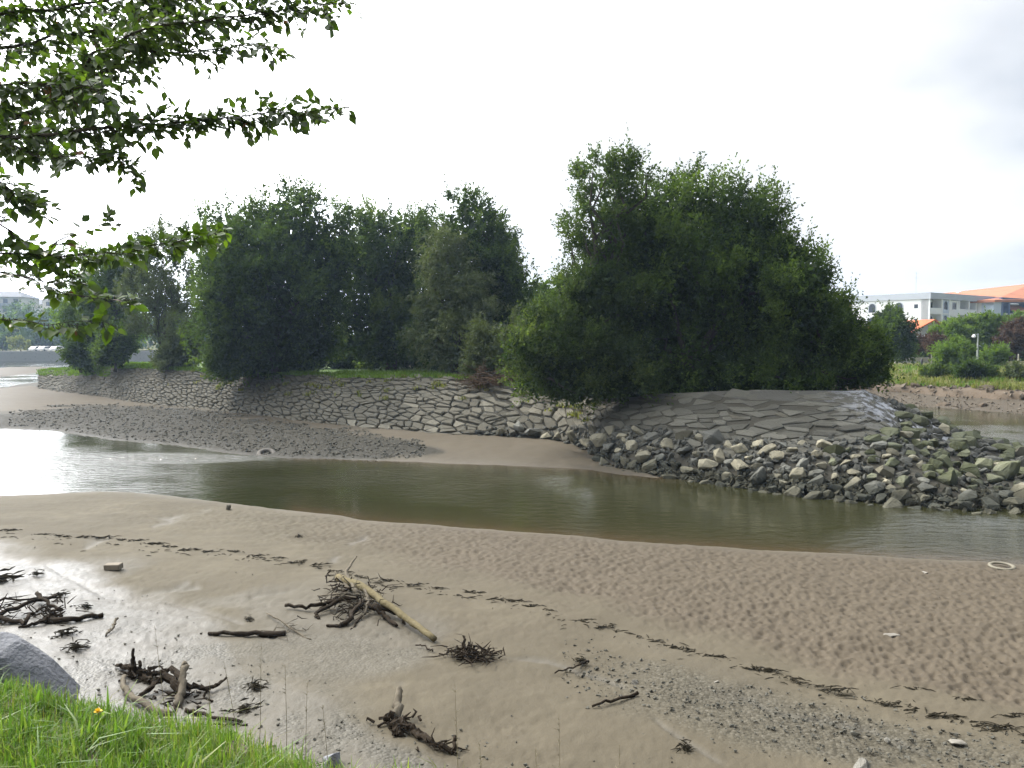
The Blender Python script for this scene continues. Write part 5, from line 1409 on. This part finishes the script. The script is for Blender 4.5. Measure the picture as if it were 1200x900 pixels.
# ================================================================== grass bank at the lower left
BL = hull_mesh('boulder', [(-.75, .1, -.3), (.62, .0, -.42), (.5, -.25, -.3), (-.7, -.35, -.3), (-.5, .35, .18), (-.2, .2, .30), (.02, .05, .25), (-.55, -.1, .26), (.3, .15, .0), (.35, -.12, -.04), (-.1, -.25, .16), (.55, .25, -.35), (-.2, .45, -.2), (.2, -.3, -.12), (-.75, .0, .12)], BOULDER, .035)
bo = bpy.data.objects.new('boulder', BL); link(bo); bo.location = PD(22, 779, 4.95); bo.scale = (.58, .6, .62); bo.rotation_euler = (0, 0, .1); tag(bo, 'blue grey boulder behind the grass at the left edge', 'boulder')
GRASS_N = leaf_mat('fresh green grass', (.06, .11, .02), (.10, .185, .03), (.26, .28, .10), .38, .45, .4, (1.5, 1.7, .6))
rng = np.random.default_rng(12); pts = []
X = np.concatenate([rng.uniform(-5.2, .2, 30000), rng.uniform(-3.9, -.4, 30000)]); Y = np.concatenate([rng.uniform(1.6, 7.2, 30000), rng.uniform(2.7, 5.6, 30000)])
s = (X - EDGE_P[0]) * EDGE_N[0] + (Y - EDGE_P[1]) * EDGE_N[1] + (fbm(X * 1.5, Y * 1.5, 13, 3) - .5) * .5
keep = (s < .24) & (fbm(X * 4, Y * 4, 14, 2) > .18)
Z, _ = ground_z(X[keep], Y[keep]); pts = np.stack([X[keep], Y[keep], Z - .01], 1); pts = pts[:14000]
gr = tufts('grass', pts, 9500, .115, GRASS_N, rng, w=.0034, per=11, clump=.035, lean=.5); tag(gr, kind='stuff')
tag(tufts('dead_grass', pts, 1300, .12, GRASS_D, rng, w=.003, per=6, clump=.05, lean=.8), kind='stuff')
# broader weeds in the sward
pts2 = pts[rng.integers(len(pts), size=140)]
tag(tufts('broad_grass', pts2, 240, .17, GRASS_N, rng, w=.0075, per=7, clump=.03, lean=.8), kind='stuff')
dn_ = thing('dandelion', 'single yellow dandelion flower in the grass', 'flower', tuple(PD(115, 834, 3.75) - Vector((0, 0, .068))))
m = MB(); m.tube([(0, 0, min(-.05, gz(dn_.location.x, dn_.location.y) - dn_.location.z)), (.005, 0, -.02), (0, 0, .065)], .0025, 5); m.build('stem', plain('flower stem', (.12, .2, .05), .6), dn_)
m = MB(); rr = np.random.default_rng(2)
for k in range(46):
    a = rr.uniform(0, 6.28); e = rr.uniform(.05, 1.2); d = Vector((math.cos(a) * math.cos(e), math.sin(a) * math.cos(e), math.sin(e))); sd_ = Vector((-math.sin(a), math.cos(a), 0)) * .0035
    c = Vector((0, 0, .066)); L = .021; m.add([c - sd_ * .5, c + d * L * .7 - sd_, c + d * L, c + d * L * .7 + sd_, c + sd_ * .5], [(0, 1, 2, 3, 4)])
m.build('petals', plain('yellow petals', (.80, .55, .02), .6, .05), dn_)
STALK = plain('dry grass stalk', (.20, .17, .10), .8, .15, 20)
def stalk(x0, x1, ytop, D, label):
    v = PD(x0, 880, D); z = gz(v.x, v.y); tp = PD(x1, ytop, D + .05); t = thing('dry_stalk', label, 'plant', (v.x, v.y, z), 0, 'thin dry stalks along the near bank'); L = tp - Vector((v.x, v.y, z))
    m = MB(); m.tube([(0, 0, -.03), L * .5 + Vector((.008, 0, 0)), L], [.0022, .0018, .0009], 5); m.build('stem', STALK, t)
    m = MB(); rr = np.random.default_rng(int(x0))
    for k in range(7):
        f = rr.uniform(.72, 1.0); b = L * f; d = Vector((rr.normal() * .012, rr.normal() * .012, .014)); m.tube([b, b + d], [.002, .0006], 4)
    m.build('seed_head', STALK, t)
for (x0, x1, yt, D, lab) in ((536, 533, 802, 3.9, 'tallest thin dry stalk standing at the bottom centre left'), (655, 655, 836, 3.7, 'thin dry stalk right of the bottom centre'), (566, 562, 872, 3.6, 'short dry stalk between the two bottom centre stalks'), (634, 627, 876, 3.65, 'short leaning dry stalk left of the right stalk'),
                             (300, 306, 757, 4.6, 'thin dry stalk above the grass below the forked twig'), (286, 262, 774, 4.5, 'leaning dry stalk left of the one below the forked twig'), (200, 181, 733, 4.9, 'long leaning dry stalk above the spiked stump'), (334, 334, 778, 4.4, 'short upright dry stalk right of the forked twig stalks'),
                             (352, 360, 800, 4.3, 'dry stalk over the tip of the grass'), (385, 378, 826, 4.1, 'short dry stalk at the right tip of the grass'), (240, 246, 800, 4.5, 'dry stalk rising from the grass edge by the low log'), (720, 726, 872, 3.6, 'short dry stalk at the bottom right of the centre')):
    stalk(x0, x1, yt, D, lab)

# ================================================================== overhanging tree at the upper left
OT = thing('overhanging_tree', 'leafy branches of a near tree hanging into the upper left corner', 'tree', (-5.6, 4.4, gz(-5.6, 4.4)))
ot = OT.location.copy()
OL = [leaf_mat('near leaf green', (.024, .040, .012), (.045, .070, .020), (.085, .115, .035), .36, .42, .5, (1.8, 2.2, .6)),
      leaf_mat('near leaf light', (.05, .085, .012), (.08, .13, .02), (.12, .17, .03), .45, .42, .5, (1.9, 2.2, .6)),
      leaf_mat('near leaf brown', (.10, .05, .02), (.16, .08, .035), (.2, .11, .05), .3, .6, .3, (1.4, 1.1, .7))]
def leaf_mesh(seed, mat):
    rng = np.random.default_rng(seed); n = 6; V = []; L = 1.0; W = rng.uniform(.31, .40); curl = rng.uniform(-.25, .1); fold = rng.uniform(.08, .25)
    V.append((0, 0, 0)); 
    for i in range(1, n):
        f = i / n; w = W * math.sin(math.pi * f ** .85) * (1 - .25 * f) * (1 + .1 * rng.normal()); z = curl * f * f
        V += [(-w, f, z + fold * w), (0, f, z), (w, f, z + fold * w)]
    V.append((0, 1.06, curl)); F = [(0, 2, 1), (0, 3, 2)]
    for i in range(n - 2):
        a = 1 + 3 * i; F += [(a, a + 1, a + 4, a + 3), (a + 1, a + 2, a + 5, a + 4)]
    a = 1 + 3 * (n - 2); e = len(V) - 1; F += [(a, a + 1, e), (a + 1, a + 2, e)]
    V += [(0, -.22, .02), (.012, -.22, .02), (.012, 0, 0), (-.012, 0, 0)]; b = e + 1; F.append((b, b + 1, b + 2, b + 3))
    me = bpy.data.meshes.new('leaf'); me.from_pydata(V, [], F); me.polygons.foreach_set('use_smooth', [True] * len(F)); me.update(); me.materials.append(mat)
    at = me.attributes.new('var', 'FLOAT', 'FACE'); at.data.foreach_set('value', [float(rng.uniform(.1, .9))] * len(F)); return me
LM = [[leaf_mesh(10 * j + k, OL[j]) for k in range(6)] for j in range(3)]
BR = [  # polyline (px, py), distance, base radius m, twig reach px, twigs per 100 px, leaf tint
    ([(-75, 190), (0, 142), (50, 129), (92, 104), (132, 76), (160, 50), (188, 20), (205, -25)], 4.9, .030, 62, 34, 0),
    ([(-70, 162), (0, 159), (60, 157), (110, 150), (170, 147), (240, 141), (310, 133), (365, 131)], 4.5, .014, 24, 44, 0),
    ([(365, 131), (385, 128), (410, 126)], 4.5, .003, 6, 22, 0),
    ([(60, 120), (110, 62), (170, 34), (260, 20), (330, 12), (402, 4)], 4.7, .010, 30, 32, 0),
    ([(-60, 62), (40, 52), (120, 32), (220, -8)], 5.2, .016, 44, 34, 0),
    ([(-60, 22), (60, 12), (150, -5), (260, -12), (340, -6)], 5.0, .014, 36, 30, 0),
    ([(150, 52), (200, 62), (260, 58), (300, 50), (328, 56)], 4.6, .006, 24, 30, 0),
    ([(-60, 104), (30, 96), (90, 100), (130, 112)], 4.4, .010, 40, 40, 0),
    ([(0, 166), (40, 180), (90, 186), (130, 180), (165, 205)], 4.4, .005, 18, 30, 0),
    ([(-60, 190), (0, 214), (30, 236), (56, 246)], 4.3, .008, 20, 34, 0),
    ([(-60, 250), (0, 262), (40, 290), (100, 330)], 4.6, .009, 24, 20, 0),
    ([(60, 290), (92, 272), (141, 255)], 4.4, .004, 16, 9, 0),
    ([(-60, 296), (0, 296), (70, 299), (140, 296), (200, 285), (245, 275), (268, 266)], 4.3, .007, 15, 30, 1),
    ([(-60, 335), (0, 318), (50, 330), (92, 330)], 4.5, .006, 22, 18, 0),
    ([(-60, 366), (0, 371), (60, 380), (128, 378)], 4.2, .005, 14, 15, 1),
    ([(50, 335), (90, 347), (130, 351), (160, 351)], 4.4, .004, 12, 18, 1)]
rng = np.random.default_rng(2024); leaves = []
def leafat(p, d, tint):
    d = Vector(d).normalized(); yax = (d + Vector((rng.normal() * .35, rng.normal() * .35, rng.normal() * .3 - .25))).normalized()
    nz = Vector((rng.normal() * .55, rng.normal() * .55 - .25, 1)).normalized(); xax = yax.cross(nz)
    xax = xax.normalized() if xax.length > 1e-4 else yax.orthogonal().normalized(); zax = xax.cross(yax)
    s = rng.uniform(.042, .07); s = s * (.62 if rng.random() < .12 else 1)
    j = 2 if rng.random() < .007 else (1 if rng.random() < (.12 + .6 * tint) else 0)
    M = Matrix.Translation(p) @ Matrix((xax, yax, zax)).transposed().to_4x4() @ Matrix.Scale(s, 4)
    leaves.append((M, j, int(rng.integers(6)), s))
m = MB(); h = gz(-5.6, 4.4)
m.tube([Vector((0, 0, -.3)), Vector((.05, .05, 1.2)), Vector((.1, -.05, 2.6)), Vector((.35, 0, 4.2)), Vector((.7, .1, 6.2))], [.2, .16, .14, .11, .05], 10, 1, .06); m.build('trunk', BARK, OT, True)
for bi, (pl_, D, r, reach, dens, tint) in enumerate(BR):
    path = [PD(x, y, D + .22 * math.sin(i * 1.3 + bi)) for i, (x, y) in enumerate(pl_)]
    full = list(path)
    if pl_[0][0] < -50:
        zt_ = path[0].z; full = [Vector((-5.35, 4.45, max(h + 1.2, zt_ - .35)))] + full
    m = MB(); fine = []
    for i in range(len(full) - 1):
        for k in range(3): fine.append(full[i].lerp(full[i + 1], k / 3) + Vector(rng.normal(size=3) * .008 * (1 if i or k else 0)))
    fine.append(full[-1]); n = len(fine)
    m.tube([q - ot for q in fine], [max(.0016, r * (1 - .86 * i / (n - 1))) for i in range(n)], 7, bi, .08)
    tw = MB()
    for i in range(len(path) - 1):
        a, b = path[i], path[i + 1]; pxl = math.hypot(pl_[i + 1][0] - pl_[i][0], pl_[i + 1][1] - pl_[i][1]); nt = max(1, int(pxl * dens / 100 * 1.6)); ax = (b - a).normalized()
        for k in range(nt):
            f = (k + rng.random()) / nt; p0 = a.lerp(b, f)
            if pl_[i][0] + (pl_[i + 1][0] - pl_[i][0]) * f < -60: continue
            L = reach * D / FPX * rng.uniform(.25, 1.1); side = Vector((rng.normal() * .5, rng.normal() * .7, rng.normal() * .9 - .1)); d = (ax * .65 + side * .8).normalized()
            p1 = p0 + d * L * .55 + Vector((0, 0, -.01)); p2 = p0 + d * L + Vector((0, 0, -.16 * L + rng.normal() * .01))
            tw.tube([p0 - ot, p1 - ot, p2 - ot], [.0024, .0018, .0010], 4)
            nl = max(2, int(L / .029)) if reach > 8 else 2
            for q in range(nl):
                g = (q + .6) / nl; pp_ = p0.lerp(p1, g * 2) if g < .5 else p1.lerp(p2, g * 2 - 1)
                sd_ = d.cross(Vector((0, 0, 1))) * (1 if q % 2 else -1); leafat(pp_ + sd_ * .008, d * .6 + sd_ * .8, tint)
            leafat(p2, d, tint)
    br_ = m.build('branch', BARK, OT, True)
    if tw.V: tag(tw.build('twigs', BARK, br_), kind='stuff')
def shown(q):
    M = q[0]; c = M @ Vector((0, .5, 0)); x, y = project(np.array([c.x]), np.array([c.y]), np.array([c.z]))
    return (q[3] / c.y) if (4 < x[0] < 1196 and 4 < y[0] < 896) else -1
order = sorted(range(len(leaves)), key=lambda i: -shown(leaves[i]))
Mi = Matrix.Translation(-ot); rest = [MB(), MB(), MB()]; rv = [[], [], []]
for n, i in enumerate(order):
    M, j, v, s_ = leaves[i]
    if n < 300:
        o = bpy.data.objects.new('leaf', LM[j][v]); link(o, OT); o.matrix_basis = Mi @ M
    else:
        me = LM[j][v]; MM = Mi @ M; rest[j].add([MM @ q.co for q in me.vertices], [tuple(f.vertices) for f in me.polygons]); rv[j] += [float((i * 37 % 100) / 100)] * len(me.polygons)
for j, nm in enumerate(('green_leaves', 'pale_leaves', 'brown_leaves')):
    if rest[j].V:
        o = rest[j].build(nm, OL[j], OT, True); at = o.data.attributes.new('var', 'FLOAT', 'FACE'); at.data.foreach_set('value', rv[j]); tag(o, kind='stuff')
print('leaves', len(leaves), 'slabs', len(slabs), 'rocks', len(cand))

# ================================================================== haze
hz_ = NT('haze air'); pv = hz_.t.nodes.new('ShaderNodeVolumePrincipled')
pv.inputs['Color'].default_value = (.55, .75, 1.0, 1); pv.inputs['Density'].default_value = .00042; pv.inputs['Anisotropy'].default_value = .35
hz_.t.links.new(pv.outputs[0], hz_.out.inputs['Volume'])
m = MB(); m.box(-700, 700, -100, 900, -2.8, 46); hb = m.build('haze', hz_.m); tag(hb, kind='stuff')
